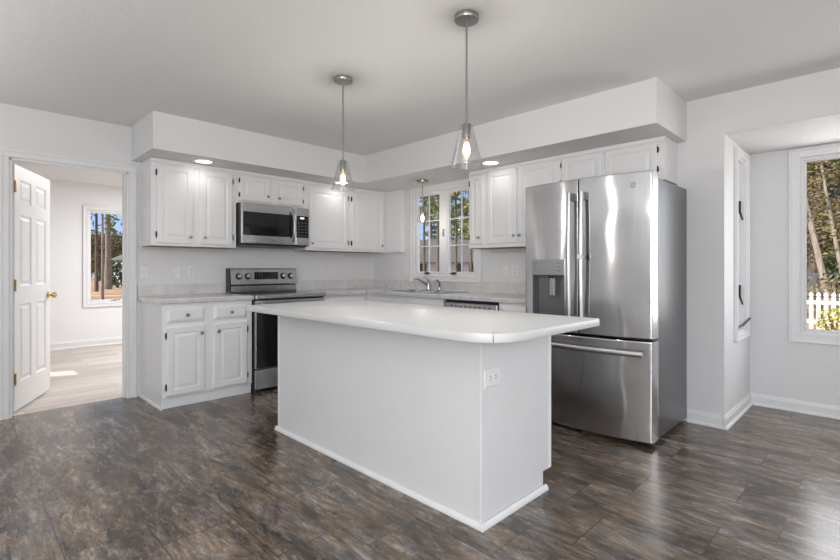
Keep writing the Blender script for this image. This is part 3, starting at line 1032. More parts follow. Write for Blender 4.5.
# ------------------------------------------------------------------ range
rg = thing('electric_range', (0.34, -1.605, 0), 'stainless freestanding electric range with black glass oven door', 'range')
Y0, Y1 = -1.972, -1.208
b = MB(MA)
b.box((Y0, 0.03, 0.03), (Y1, 0.895, 0.635), 0.003)
for u in (Y0 + 0.03, Y1 - 0.03):
    for n in (0.08, 0.60):
        b.lathe([(0, 0.001), (0.018, 0.001), (0.018, 0.03)], M=MA @ frame((u, 0, n), (1, 0, 0), (0, 1, 0)), n=10)
b.build('range_body', M_black, rg)
MB(MA).box((Y0 + 0.004, 0.896, 0.105), (Y1 - 0.004, 0.914, 0.645), 0.003).build('glass_cooktop', M_bglass, rg)
b = MB(MA)
b.box((Y0 - 0.001, 0.880, 0.640), (Y1 + 0.001, 0.918, 0.682), 0.008, seg=2)
b.build('cooktop_front_rail', M_ss, rg)
b = MB(MA)
b.box((Y0 + 0.004, 0.225, 0.636), (Y1 - 0.004, 0.868, 0.668), 0.006)
od = b.build('oven_door', M_ss, rg)
MB(MA).box((Y0 + 0.012, 0.232, 0.6685), (Y1 - 0.012, 0.79, 0.672), 0.002).build('oven_glass', M_bglass, od)
b = MB(MA)
b.tube([(Y0 + 0.05, 0.828, 0.715), (Y1 - 0.05, 0.828, 0.715)], 0.013, 12)
for u in (Y0 + 0.07, Y1 - 0.07):
    b.box((u - 0.012, 0.818, 0.668), (u + 0.012, 0.838, 0.712), 0.003)
b.build('handle', M_ssh, od, smooth=True)
MB(MA).box((Y0 + 0.004, 0.030, 0.636), (Y1 - 0.004, 0.215, 0.668), 0.006).build('storage_drawer', M_ss, rg)
# backguard: slanted control panel over a plain riser
b = MB(MA)
pr_ = [(0.003, 0.905), (0.100, 0.905), (0.100, 0.915), (0.085, 0.930), (0.085, 0.985), (0.003, 0.985)]
Mside = Matrix(((1, 0, 0, 0), (0, 0, 1, 0), (0, 1, 0, 0), (0, 0, 0, 1)))
b.M = None
b.prism(pr_, Y0 + 0.003, Y1 - 0.003, Mside)
b.build('backguard_riser', M_ss, rg)
MB().box((0.004, Y0 + 0.006, 0.985), (0.080, Y1 - 0.006, 0.998)).build('vent_slot', M_black, rg)
b = MB()
b.prism([(0.003, 0.998), (0.100, 0.998), (0.102, 1.004), (0.082, 1.160), (0.074, 1.168), (0.003, 1.168)], Y0 + 0.012, Y1 - 0.002, Mside)
cp = b.build('control_panel', M_ss, rg)
MB().prism([(0.002, 0.93), (0.098, 0.93), (0.100, 1.004), (0.080, 1.162), (0.072, 1.170), (0.002, 1.170)], Y0 - 0.001, Y0 + 0.0115, Mside).build('end_cap', M_black, rg)


def on_panel(y, z):
    x = 0.102 - (z - 1.004) / 0.156 * 0.020
    return x


b = MB()
xa, xb = on_panel(0, 1.052) + 0.0008, on_panel(0, 1.130) + 0.0008
b.add([(xa - 0.004, -1.706, 1.052), (xa - 0.004, -1.432, 1.052), (xb - 0.004, -1.432, 1.130), (xb - 0.004, -1.706, 1.130), (xa, -1.706, 1.052), (xa, -1.432, 1.052), (xb, -1.432, 1.130), (xb, -1.706, 1.130)],
      [(0, 1, 2, 3), (4, 5, 6, 7), (0, 1, 5, 4), (1, 2, 6, 5), (2, 3, 7, 6), (3, 0, 4, 7)])
dp = b.build('display', M_bglass, cp)
b = MB()
for i in range(9):
    for j in range(3):
        if 3 <= i <= 5 and j > 0:
            continue
        y, z = -1.690 + i * 0.030, 1.064 + j * 0.022
        x = on_panel(0, z) + 0.0016
        MB().box((x - 0.001, y, z), (x, y + 0.014, z + 0.006)).build('touch_key', M_dgrey, dp)
for y in (-1.875, -1.778, -1.374, -1.282):
    x = on_panel(0, 1.086)
    tilt = math.atan2(0.020, 0.156)
    Mk = Matrix.Translation((x, y, 1.086)) @ Matrix.Rotation(math.pi / 2 - tilt, 4, 'Y')
    k = MB(Mk)
    k.lathe([(0, 0), (0.022, 0), (0.022, 0.006), (0.021, 0.026), (0.018, 0.030), (0, 0.030)], n=20)
    ko = k.build('burner_knob', M_chrome, cp, smooth=True)
    MB(Mk).lathe([(0.030, 0.0005), (0.034, 0.0005), (0.034, 0.006), (0.0225, 0.007)], n=20).build('knob_skirt', M_black, ko)
    MB(Mk).box((-0.021, -0.005, 0.030), (0.021, 0.005, 0.040), 0.002).build('knob_grip', M_ss, ko)

# ------------------------------------------------------------------ microwave over the range
Y0, Y1 = -1.988, -1.238
mw = thing('microwave_oven', (0.2, -1.612, 1.40), 'stainless over-the-range microwave with black glass door', 'microwave')
b = MB(MA)
b.box((Y0 + 0.001, 1.402, 0.003), (Y1 - 0.001, 1.815, 0.372), 0.003)
b.build('microwave_body', M_black, mw)
b = MB(MA)
b.box((Y0 + 0.02, 1.392, 0.03), (Y1 - 0.02, 1.402, 0.35))
for i in range(2):
    b.box((-1.93 + i * 0.36, 1.388, 0.06), (-1.93 + i * 0.36 + 0.25, 1.392, 0.20))
b.build('vent_underside', M_dgrey, mw)
b = MB(MA)
b.box((Y0 + 0.003, 1.415, 0.372), (-1.399, 1.815, 0.402), 0.006, seg=2)
md = b.build('door', M_ss, mw)
MB(MA).box((-1.969, 1.496, 0.4022), (-1.412, 1.728, 0.4045), 0.001).build('door_glass', M_bglass, md)
b = MB(MA)
hp_ = [(-1.440, 1.462, 0.400), (-1.440, 1.475, 0.430), (-1.440, 1.53, 0.448), (-1.440, 1.62, 0.455), (-1.440, 1.71, 0.448), (-1.440, 1.762, 0.430), (-1.440, 1.776, 0.400)]
b.tube(hp_, [0.014, 0.015, 0.016, 0.016, 0.016, 0.015, 0.014], 12)
b.build('handle', M_ssh, md, smooth=True)
b = MB(MA)
b.box((-1.397, 1.415, 0.372), (Y1 - 0.003, 1.815, 0.402), 0.006, seg=2)
mc = b.build('control_panel', M_ss, mw)
MB(MA).box((-1.388, 1.496, 0.4022), (-1.246, 1.728, 0.4045), 0.001).build('keypad', M_bglass, mc)
b = MB(MA)
for i in range(3):
    for j in range(5):
        MB(MA).box((-1.372 + i * 0.042, 1.515 + j * 0.033, 0.4045), (-1.352 + i * 0.042, 1.523 + j * 0.033, 0.405)).build('key', M_dgrey, mc)
MB(MA).box((-1.345, 1.696, 0.4045), (-1.298, 1.712, 0.4052)).build('clock_display', M_clock, mc)
b = MB(MA)
for i, wd in enumerate((0.018, 0.006, 0.010, 0.008)):
    b.box((-1.675 + i * 0.022, 1.452, 0.402), (-1.675 + i * 0.022 + wd, 1.458, 0.4027))
b.build('maker_mark', M_dgrey, md)

# ------------------------------------------------------------------ refrigerator
FX0, FX1 = 2.822, 3.768
fr = thing('refrigerator', (3.295, -0.38, 0), 'large stainless french-door refrigerator with water dispenser and bottom freezer', 'refrigerator')
b = MB()
b.box((FX0 + 0.004, -0.665, 0.03), (3.762, -0.03, 1.772), 0.006)
for x in (FX0 + 0.07, FX1 - 0.07):
    for y in (-0.60, -0.10):
        b.box((x - 0.03, y - 0.03, 0.001), (x + 0.03, y + 0.03, 0.03))
b.build('case', M_side, fr)
FC, BUL, YE = (FX0 + FX1) / 2, 0.064, -0.785


def fy(x):
    t = (x - FC) / ((FX1 - FX0) / 2)
    return YE - BUL * (1 - t * t)


def curved_panel(x0, x1, z0, z1, yb=-0.668, n=14, ed=0.0055, off=0.0, cut=None):
    """a door with a bowed front; the outer edges are rounded. cut=(x0,x1,z0,z1,depth) leaves a recess"""
    xs = sorted(set([x0, x0 + ed * 0.3, x0 + ed, x0 + ed * 1.6, x1 - ed * 1.6, x1 - ed, x1 - ed * 0.3, x1] + [x0 + (x1 - x0) * i / n for i in range(1, n)] + (list(cut[:2]) if cut else [])))
    zs = sorted(set([z0, z0 + ed * 0.3, z0 + ed, z0 + ed * 1.6, z1 - ed * 1.6, z1 - ed, z1 - ed * 0.3, z1] + (list(cut[2:4]) if cut else [])))

    def eo(d):
        return 0 if d >= ed else ed - math.sqrt(max(0, ed * ed - (ed - d) ** 2))
    mb = MB()
    idx = {}
    for i, x in enumerate(xs):
        for j, z in enumerate(zs):
            e = max(eo(x - x0), eo(x1 - x), eo(z - z0), eo(z1 - z))
            idx[i, j] = len(mb.v)
            mb.v.append((x, fy(x) + e - off, z))
    nb = len(mb.v)
    for i, x in enumerate(xs):
        for j, z in enumerate(zs):
            mb.v.append((x, yb, z))
    nj = len(zs)
    hole = set()
    for i in range(len(xs) - 1):
        for j in range(nj - 1):
            if cut and xs[i] >= cut[0] - 1e-6 and xs[i + 1] <= cut[1] + 1e-6 and zs[j] >= cut[2] - 1e-6 and zs[j + 1] <= cut[3] + 1e-6:
                hole.add((i, j))
            else:
                mb.f.append((idx[i, j], idx[i + 1, j], idx[i + 1, j + 1], idx[i, j + 1]))
            mb.f.append((nb + i * nj + j, nb + i * nj + j + 1, nb + (i + 1) * nj + j + 1, nb + (i + 1) * nj + j))
    ni = len(xs)
    for i in range(ni - 1):
        mb.f.append((idx[i, 0], nb + i * nj, nb + (i + 1) * nj, idx[i + 1, 0]))
        mb.f.append((idx[i, nj - 1], idx[i + 1, nj - 1], nb + (i + 1) * nj + nj - 1, nb + i * nj + nj - 1))
    for j in range(nj - 1):
        mb.f.append((idx[0, j], idx[0, j + 1], nb + j + 1, nb + j))
        mb.f.append((idx[ni - 1, j], nb + (ni - 1) * nj + j, nb + (ni - 1) * nj + j + 1, idx[ni - 1, j + 1]))
    return mb


DC = (2.900, 3.185, 0.775, 1.232)
ld = curved_panel(FX0, FC - 0.004, 0.708, 1.804, cut=DC).build('door', M_ssf, fr, smooth=True, ang=40)
rd = curved_panel(FC + 0.004, FX1, 0.708, 1.804).build('door', M_ssf, fr, smooth=True, ang=40)
fd = curved_panel(FX0, FX1, 0.032, 0.690, n=28).build('freezer_drawer', M_ssf, fr, smooth=True, ang=40)
MB().box((FX0 + 0.01, -0.735, 0.692), (FX1 - 0.01, -0.664, 0.706)).box((FC - 0.003, -0.735, 0.70), (FC + 0.003, -0.664, 1.80)).build('door_gasket', M_black, fr)
MB().box((FX0 + 0.02, -0.72, 0.012), (FX1 - 0.02, -0.664, 0.031)).build('kick_grille', M_black, fr)
# dispenser in the left door
rc = MB()
x0, x1, z0, z1 = DC
yk = -0.748
pts = [x0, (x0 + x1) / 2, x1]
rc.add([(x0, fy(x0), z0), (x1, fy(x1), z0), (x1, fy(x1), z1), (x0, fy(x0), z1), (x0 + 0.02, yk, z0 + 0.02), (x1 - 0.02, yk, z0 + 0.02), (x1 - 0.02, yk, z1 - 0.10), (x0 + 0.02, yk, z1 - 0.10)],
       [(4, 5, 6, 7), (0, 1, 5, 4), (1, 2, 6, 5), (2, 3, 7, 6), (3, 0, 4, 7)])
rc.build('dispenser_recess', M_disp, ld, fix=False)
pn = MB()
n = 6
for i in range(n + 1):
    x = x0 - 0.004 + (x1 - x0 + 0.008) * i / n
    pn.v += [(x, fy(x) - 0.007, 1.120), (x, fy(x) - 0.007, 1.236), (x, fy(x) + 0.02, 1.120), (x, fy(x) + 0.02, 1.236)]
for i in range(n):
    a = 4 * i
    pn.f += [(a, a + 4, a + 5, a + 1), (a, a + 2, a + 6, a + 4), (a + 1, a + 5, a + 7, a + 3)]
pn.f += [(0, 1, 3, 2), (4 * n, 4 * n + 2, 4 * n + 3, 4 * n + 1)]
po = pn.build('dispenser_panel', M_dpan, ld)
for x in (2.925, 3.133):
    for z in (1.150, 1.178, 1.205):
        MB().box((x, fy(x + 0.012) - 0.0085, z), (x + 0.024, fy(x + 0.012) - 0.006, z + 0.004)).build('panel_mark', M_dgrey, ld)
for i in range(4):
    x = 2.980 + i * 0.04
    MB().box((x, fy(x) - 0.0085, 1.128), (x + 0.006, fy(x) - 0.006, 1.133)).build('panel_mark', M_dgrey, ld)
MB().tube([(3.05, -0.800, 1.122), (3.05, -0.800, 1.098)], 0.016, 12).build('nozzle', M_black, ld)
MB().box((3.045, -0.810, 0.965), (3.085, -0.790, 1.098), 0.004).build('paddle', M_ssh, ld)
MB().box((2.92, -0.832, 0.778), (3.167, -0.752, 0.795), 0.003).build('drip_tray', M_disp, ld)


# handles: flat upright bars on end brackets
def upright(parent, x, z0, z1):
    h = MB()
    y = fy(x)
    h_pts = []
    n = 12
    vs = []
    for i in range(n + 1):
        t = i / n
        z = z0 + (z1 - z0) * t
        o = 0.052 + 0.012 * math.sin(math.pi * t)
        for dx, dy in ((-0.014, 0.008), (-0.012, -0.006), (0, -0.011), (0.012, -0.006), (0.014, 0.008), (0, 0.012)):
            vs.append((x + dx, y - o + dy, z))
    fs = []
    for i in range(n):
        for k in range(6):
            a, b2 = i * 6 + k, i * 6 + (k + 1) % 6
            fs.append((a, b2, b2 + 6, a + 6))
    fs += [tuple(range(6)), tuple(n * 6 + k for k in range(6))]
    h.add(vs, fs)
    ho = h.build('handle', M_ssh, parent, smooth=True)
    for z in (z0 + 0.03, z1 - 0.03):
        MB().box((x - 0.010, y - 0.05, z - 0.028), (x + 0.010, y - 0.001, z + 0.028), 0.003).build('handle_bracket', M_dgrey, ho)


upright(ld, FC - 0.045, 0.79, 1.705)
upright(rd, FC + 0.045, 0.79, 1.705)
MB().box((FC + 0.030, fy(FC + 0.045) - 0.079, 1.235), (FC + 0.062, fy(FC + 0.045) - 0.046, 1.268), 0.003).build('handle_tag', M_plate, rd)
h = MB()
vs, fs = [], []
n = 24
for i in range(n + 1):
    x = FX0 + 0.05 + (FX1 - FX0 - 0.09) * i / n
    for a in range(10):
        t = 2 * math.pi * a / 10
        vs.append((x, fy(x) - 0.048 + 0.011 * math.cos(t), 0.612 + 0.019 * math.sin(t)))
for i in range(n):
    for a in range(10):
        p, q = i * 10 + a, i * 10 + (a + 1) % 10
        fs.append((p, q, q + 10, p + 10))
fs += [tuple(range(10)), tuple(n * 10 + a for a in range(10))]
h.add(vs, fs)
ho = h.build('handle', M_ssh, fd, smooth=True)
for x in (FX0 + 0.075, FX1 - 0.065):
    MB().box((x - 0.02, fy(x) - 0.048, 0.600), (x + 0.02, fy(x) - 0.001, 0.624), 0.003).build('handle_bracket', M_dgrey, ho)
# hinge cover and round badge
MB().box((3.66, -0.765, 1.773), (3.745, -0.60, 1.806), 0.006).build('hinge_cover', M_dgrey, fr)
MB().box((2.85, -0.765, 1.773), (2.93, -0.60, 1.806), 0.006).build('hinge_cover', M_dgrey, fr)
bx, bz = 3.660, 1.718
by = fy(bx)
slope = math.atan2(fy(bx + 0.02) - fy(bx - 0.02), 0.04)
Mb = Matrix.Translation((bx, by - 0.0005, bz)) @ Matrix.Rotation(slope, 4, 'Z') @ Matrix.Rotation(R(90), 4, 'X')
bd = MB(Mb)
bd.lathe([(0, 0), (0.020, 0), (0.020, 0.0025), (0.017, 0.0035), (0.0165, 0.0022), (0, 0.0022)], n=28)
bo = bd.build('badge', M_dpan, rd, smooth=True)
mk = MB(Mb)
for c0, rr, a0, a1 in (((-0.0055, 0.001), 0.0055, 50, 350), ((0.0055, 0.003), 0.0040, 20, 290), ((0.0055, -0.0045), 0.0040, 70, 340), ((-0.003, -0.004), 0.0025, -90, 120)):
    mk.tube([(c0[0] + rr * math.cos(R(a0 + (a1 - a0) * i / 12)), c0[1] + rr * math.sin(R(a0 + (a1 - a0) * i / 12)), 0.0022) for i in range(13)], 0.0009, 5)
mk.build('badge_monogram', M_ssh, bo)

# ------------------------------------------------------------------ island
IX0, IX1, IY0, IY1 = 1.720, 3.556, -2.304, -1.698
isl = thing('kitchen_island', ((IX0 + IX1) / 2, -2.0, 0), 'white panelled kitchen island standing in the middle of the slate floor', 'island')
b = MB()
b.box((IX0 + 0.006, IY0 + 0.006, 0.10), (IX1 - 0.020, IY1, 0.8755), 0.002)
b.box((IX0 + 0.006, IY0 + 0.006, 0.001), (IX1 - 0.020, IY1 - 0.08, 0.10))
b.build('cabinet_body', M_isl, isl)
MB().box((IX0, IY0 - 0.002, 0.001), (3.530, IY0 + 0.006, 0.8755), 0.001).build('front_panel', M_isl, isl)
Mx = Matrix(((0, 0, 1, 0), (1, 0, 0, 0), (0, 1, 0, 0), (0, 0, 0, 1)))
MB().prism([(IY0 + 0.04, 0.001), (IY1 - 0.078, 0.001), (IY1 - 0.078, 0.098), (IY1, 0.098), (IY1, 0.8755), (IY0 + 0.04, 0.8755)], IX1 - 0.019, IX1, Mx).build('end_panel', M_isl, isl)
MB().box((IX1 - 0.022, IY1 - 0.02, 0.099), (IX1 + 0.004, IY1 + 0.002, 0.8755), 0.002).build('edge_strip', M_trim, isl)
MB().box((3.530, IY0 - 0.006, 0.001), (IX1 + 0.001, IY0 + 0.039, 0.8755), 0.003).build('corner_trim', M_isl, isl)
MB().box((IX0 - 0.006, IY0 - 0.006, 0.001), (IX0 + 0.014, IY0 + 0.014, 0.8755), 0.003).build('corner_trim', M_isl, isl)
sh = [(0, 0.001), (0.017, 0.001), (0.017, 0.010), (0.012, 0.022), (0.004, 0.028), (0, 0.028)]
b = MB()
b.prism(sh, IX0 - 0.0205, IX1 + 0.0205, Matrix(((0, 0, 1, 0), (-1, 0, 0, IY0 - 0.005), (0, 1, 0, 0), (0, 0, 0, 1))))
b.prism(sh, IY0 - 0.0212, IY1 - 0.060, Matrix(((1, 0, 0, IX1 + 0.005), (0, 0, 1, 0), (0, 1, 0, 0), (0, 0, 0, 1))))
b.prism(sh, IY0 - 0.0212, IY1 - 0.080, Matrix(((-1, 0, 0, IX0 + 0.003), (0, 0, 1, 0), (0, 1, 0, 0), (0, 0, 0, 1))))
b.build('base_moulding', M_trim, isl)
MI = FK(0, 0, IY1)
wd = (IX1 - IX0 - 0.08) / 3
for i in range(3):
    u0 = -IX1 + 0.04 + i * wd
    cab_door(isl, MI, u0 + 0.02, 0.13, u0 + wd - 0.02, 0.70, 0.001, 'l', (u0 + wd - 0.05, 0.63))
    drawer(isl, MI, u0 + 0.02, 0.73, u0 + wd - 0.02, 0.85, 0.001, (u0 + wd / 2, 0.79))


def round_rect(x0, y0, x1, y1, rs):
    out = []
    for (cx, cy, r, a0) in ((x0 + rs[0], y0 + rs[0], rs[0], 180), (x1 - rs[1], y0 + rs[1], rs[1], 270), (x1 - rs[2], y1 - rs[2], rs[2], 0), (x0 + rs[3], y1 - rs[3], rs[3], 90)):
        k = 10
        for i in range(k + 1):
            a = R(a0 + 90 * i / k)
            out.append((cx + r * math.cos(a), cy + r * math.sin(a)))
    return out


it = thing('island_countertop', (2.75, -2.1, TZ0), 'plain white laminate countertop with rounded near corner on the island', 'countertop')
TX0, TX1, TY0, TY1 = 1.708, 3.812, -2.548, -1.655


def slab(mb, x0, y0, x1, y1, rs, z0, z1, e):
    rings = []
    for d, z in ((e, z0), (e * 0.3, z0 + e * 0.3), (0, z0 + e), (0, z1 - e), (e * 0.3, z1 - e * 0.3), (e, z1)):
        rings.append([(x, y, z) for x, y in round_rect(x0 + d, y0 + d, x1 - d, y1 - d, [max(0.001, r - d) for r in rs])])
    n = len(rings[0])
    vs = [p for q in rings for p in q]
    fs = [tuple(range(n))[::-1], tuple((len(rings) - 1) * n + i for i in range(n))]
    for k in range(len(rings) - 1):
        for i in range(n):
            fs.append((k * n + i, k * n + (i + 1) % n, (k + 1) * n + (i + 1) % n, (k + 1) * n + i))
    mb.add(vs, fs)


b = MB()
slab(b, TX0, TY0, TX1, TY1, (0.012, 0.19, 0.012, 0.012), TZ0, TZ1 + 0.001, 0.006)
b.build('worktop', M_islt, it, smooth=True, ang=30)
# seam where the edge strip starts
b = MB()
ca, ra = (TX1 - 0.19, TY0 + 0.19), 0.19
an_ = R(-45)


def arc(rr, z):
    return (ca[0] + rr * math.cos(an_), ca[1] + rr * math.sin(an_), z)


b.tube([arc(ra + 0.0006, TZ0 + 0.004), arc(ra + 0.0006, TZ1 - 0.008), arc(ra - 0.004, TZ1), arc(ra - 0.012, TZ1 + 0.0012), (ca[0] + 0.160 * math.cos(R(-36)), ca[1] + 0.160 * math.sin(R(-36)), TZ1 + 0.0012)], [0.0014, 0.0014, 0.0014, 0.0010, 0.0003], 6)
b.build('edge_seam', M_seam, it)


# ------------------------------------------------------------------ outlets and switches
def plate(M, u, w, wd, ht, name, label, kind, cat):
    r = thing(name, tuple(M @ Vector((u, w - ht / 2, 0))), label, cat, 'white wall plates')
    b = MB(M)
    b.rings(u - wd / 2, w - ht / 2, u + wd / 2, w + ht / 2, [(0, 0.0005), (0, 0.003), (0.004, 0.006)])
    b.build('cover_plate', M_plate, r)
    if kind == 'outlet' or kind == 'outlet_h':
        f_ = MB(M)
        sl = MB(M)
        for s in (-1, 1):
            if kind == 'outlet':
                cu, cw = u, w + s * 0.020
                f_.box((cu - 0.016, cw - 0.014, 0.006), (cu + 0.016, cw + 0.014, 0.008), 0.002)
                sl.box((cu - 0.008, cw - 0.003, 0.008), (cu - 0.005, cw + 0.006, 0.0085))
                sl.box((cu + 0.005, cw - 0.003, 0.008), (cu + 0.008, cw + 0.006, 0.0085))
                sl.box((cu - 0.002, cw - 0.010, 0.008), (cu + 0.002, cw - 0.006, 0.0085))
            else:
                cu, cw = u + s * 0.020, w
                f_.box((cu - 0.014, cw - 0.016, 0.006), (cu + 0.014, cw + 0.016, 0.008), 0.002)
                sl.box((cu - 0.006, cw + 0.005, 0.008), (cu + 0.003, cw + 0.009, 0.0085))
                sl.box((cu - 0.006, cw - 0.009, 0.008), (cu + 0.003, cw - 0.005, 0.0085))
                sl.box((cu + 0.006, cw - 0.002, 0.008), (cu + 0.010, cw + 0.002, 0.0085))
        fo = f_.build('receptacle', M_plate, r)
        sl.build('slots', M_slot, fo)
    elif kind == 'switch':
        t = MB(M)
        t.box((u - 0.005, w - 0.012, 0.006), (u + 0.005, w + 0.012, 0.008))
        to = t.build('toggle_plate', M_plate, r)
        MB(M).box((u - 0.004, w - 0.002, 0.008), (u + 0.004, w + 0.008, 0.018), 0.001).build('toggle', M_plate, to)
    return r


ML = FA(0)
plate(ML, -2.722, 1.135, 0.080, 0.125, 'light_switch', 'white switch plate above the counter beside the door casing', 'switch', 'switch')
plate(ML, -2.438, 1.135, 0.074, 0.125, 'blank_wall_plate', 'blank white wall plate above the short counter, left of an outlet', 'blank', 'wall plate')
plate(ML, -2.312, 1.135, 0.074, 0.125, 'wall_outlet', 'white wall outlet above the short counter, nearest the range on its left', 'outlet', 'outlet')
plate(ML, -0.680, 1.150, 0.074, 0.120, 'wall_outlet', 'white wall outlet right of the range under the wide corner cabinet', 'outlet', 'outlet')
MR = FB(0)
plate(MR, 0.640, 1.150, 0.070, 0.118, 'blank_wall_plate', 'blank white wall plate just left of the sink window casing', 'blank', 'wall plate')
plate(MR, 2.096, 1.146, 0.074, 0.120, 'light_switch', 'white switch plate between sink window and refrigerator, left of an outlet', 'switch', 'switch')
plate(MR, 2.209, 1.146, 0.074, 0.120, 'wall_outlet', 'white wall outlet left of the refrigerator, above the dishwasher', 'outlet', 'outlet')
MIe = frame((IX1 + 0.0008, 0, 0), (0, 1, 0), (1, 0, 0))
plate(MIe, -2.228, 0.668, 0.122, 0.082, 'wall_outlet', 'sideways white outlet on the end panel of the island', 'outlet_h', 'outlet')


# ------------------------------------------------------------------ pendants and recessed lights
def pendant(x, y, zc, zt, zb, label, rb=0.079, rt=0.033):
    r = thing('pendant_light', (x, y, zb), label, 'pendant lamp', 'clear glass pendant lamps')
    MB().lathe([(0, zc), (0.062, zc), (0.063, zc - 0.020), (0.060, zc - 0.025), (0.008, zc - 0.027), (0, zc - 0.027)], (x, y, 0), n=32).build('canopy', M_nick, r, smooth=True)
    MB().tube([(x, y, zc - 0.026), (x, y, zt + 0.004)], 0.0055, 10).build('rod', M_nick, r, smooth=True)
    so = MB().lathe([(0, zt + 0.006), (0.012, zt + 0.006), (0.020, zt + 0.001), (0.022, zt - 0.004), (0.022, zt - 0.062), (0.018, zt - 0.066), (0, zt - 0.066)], (x, y, 0), n=24).build('socket_cup', M_nick, r, smooth=True)
    MB().lathe([(0, zt - 0.066), (0.016, zt - 0.066), (0.015, zt - 0.076), (0, zt - 0.076)], (x, y, 0), n=16).build('socket_collar', M_socket, so, smooth=True)
    g = MB()
    t = 0.003
    g.lathe([(0.020, zt), (rt - 0.004, zt), (rt, zt - 0.006), (rb, zb + 0.004), (rb - 0.001, zb), (rb - t, zb + 0.001), (rb - t - 0.001, zb + 0.006), (rt - t, zt - 0.007), (0.020, zt - 0.003)], (x, y, 0), n=40, closed=True)
    g.build('lamp_shade', M_shade, r, smooth=True, ang=30)
    bl = MB()
    b0 = zt - 0.074
    bl.lathe([(0.012, b0), (0.014, b0 - 0.012), (0.024, b0 - 0.040), (0.029, b0 - 0.060), (0.027, b0 - 0.078), (0.016, b0 - 0.092), (0, b0 - 0.096)], (x, y, 0), n=24)
    bo = bl.build('bulb', M_bulbglass, r, smooth=True)
    fl = MB()
    fl.lathe([(0, b0 - 0.014), (0.011, b0 - 0.020), (0.017, b0 - 0.045), (0.018, b0 - 0.066), (0.010, b0 - 0.080), (0, b0 - 0.081)], (x, y, 0), n=12)
    fl.build('filament', M_bulb, bo, smooth=True)
    d = bpy.data.lights.new('pendant_glow', 'POINT')
    d.energy = 8.0 if zc > 2.3 else 2.2
    d.color = (1.0, 0.95, 0.88)
    d.shadow_soft_size = 0.012
    lo = bpy.data.objects.new('pendant_glow', d)
    COL.objects.link(lo)
    lo.location = (x, y, zb - 0.04)
    return r


pendant(2.254, -2.123, H, 1.890, 1.692, 'clear glass cone pendant lamp over the far end of the island')
pendant(3.337, -2.143, H, 1.895, 1.687, 'clear glass cone pendant lamp over the near end of the island')
pendant(1.201, -0.296, ZS, 1.850, 1.682, 'small glass pendant lamp hanging before the sink window', 0.062, 0.045)


def downlight(x, y, label, power=1.2):
    r = thing('recessed_light', (x, y, ZS - 0.008), label, 'ceiling light', 'recessed lights in the soffit')
    MB().lathe([(0.070, ZS - 0.0005), (0.088, ZS - 0.0005), (0.086, ZS - 0.005), (0.072, ZS - 0.008), (0.068, ZS - 0.004)], (x, y, 0), n=36, closed=True).build('trim_ring', M_trim, r, smooth=True)
    MB().lathe([(0, ZS - 0.003), (0.069, ZS - 0.003), (0.069, ZS - 0.001), (0, ZS - 0.001)], (x, y, 0), n=36).build('lens', M_led, r)
    d = bpy.data.lights.new('recessed_glow', 'SPOT')
    d.energy = power
    d.spot_size = R(160)
    d.spot_blend = 0.7
    d.color = (1.0, 0.98, 0.95)
    d.shadow_soft_size = 0.06
    lo = bpy.data.objects.new('recessed_glow', d)
    COL.objects.link(lo)
    lo.location = (x, y, ZS - 0.03)


downlight(0.455, -2.36, 'round recessed light in the soffit above the left wall cabinet')
downlight(0.465, -0.85, 'round recessed light in the soffit above the wide corner wall cabinet', 1.7)
downlight(2.26, -0.478, 'round recessed light in the soffit left of the refrigerator')

# ------------------------------------------------------------------ outdoors
M_gr = ground_mat()
M_bark1 = bark('grey_pine_bark', (0.10, 0.075, 0.06), (0.30, 0.24, 0.20))
M_bark2 = bark('dark_bark', (0.05, 0.04, 0.03), (0.17, 0.13, 0.10))
M_bark3 = bark('pale_branch_bark', (0.15, 0.125, 0.10), (0.34, 0.29, 0.24))
M_pine = foliage('pine_needles', (0.07, 0.10, 0.04), (0.17, 0.20, 0.08), (0.36, 0.34, 0.16))
M_leaf = foliage('olive_leaves', (0.05, 0.045, 0.02), (0.16, 0.13, 0.055), (0.34, 0.27, 0.14))
M_ever = foliage('evergreen_leaves', (0.015, 0.03, 0.012), (0.05, 0.08, 0.03), (0.13, 0.15, 0.06))
M_gold = foliage('yellow_green_leaves', (0.14, 0.13, 0.03), (0.35, 0.33, 0.08), (0.55, 0.50, 0.18))
M_pick = plain('white_fence_paint', (0.62, 0.62, 0.61), 0.6)
M_blue = plain('slate_blue_paint', (0.06, 0.078, 0.11), 0.6)
M_shin = plain('grey_shingles', (0.095, 0.09, 0.088), 0.9, noise=0.35, scale=2.0, bump=0.4, bscale=12)
M_siding = plain('white_siding', (0.62, 0.63, 0.66), 0.7)
M_hwin = plain('dark_house_glass', (0.04, 0.05, 0.07), 0.1)
M_road = plain('pale_concrete', (0.66, 0.64, 0.61), 0.9, noise=0.08, scale=3)
GZ = -0.3
structure('ground', MB().box((-110, -60, GZ - 0.3), (70, 110, GZ)), M_gr)
CX, CY, TH, FO = 4.8486, -3.9912, 0.7833, 469.99


def at(u, depth):
    a = (u - 420.47) / FO
    s, c = math.sin(TH), math.cos(TH)
    return CX + depth * (-s + a * c), CY + depth * (c + a * s)


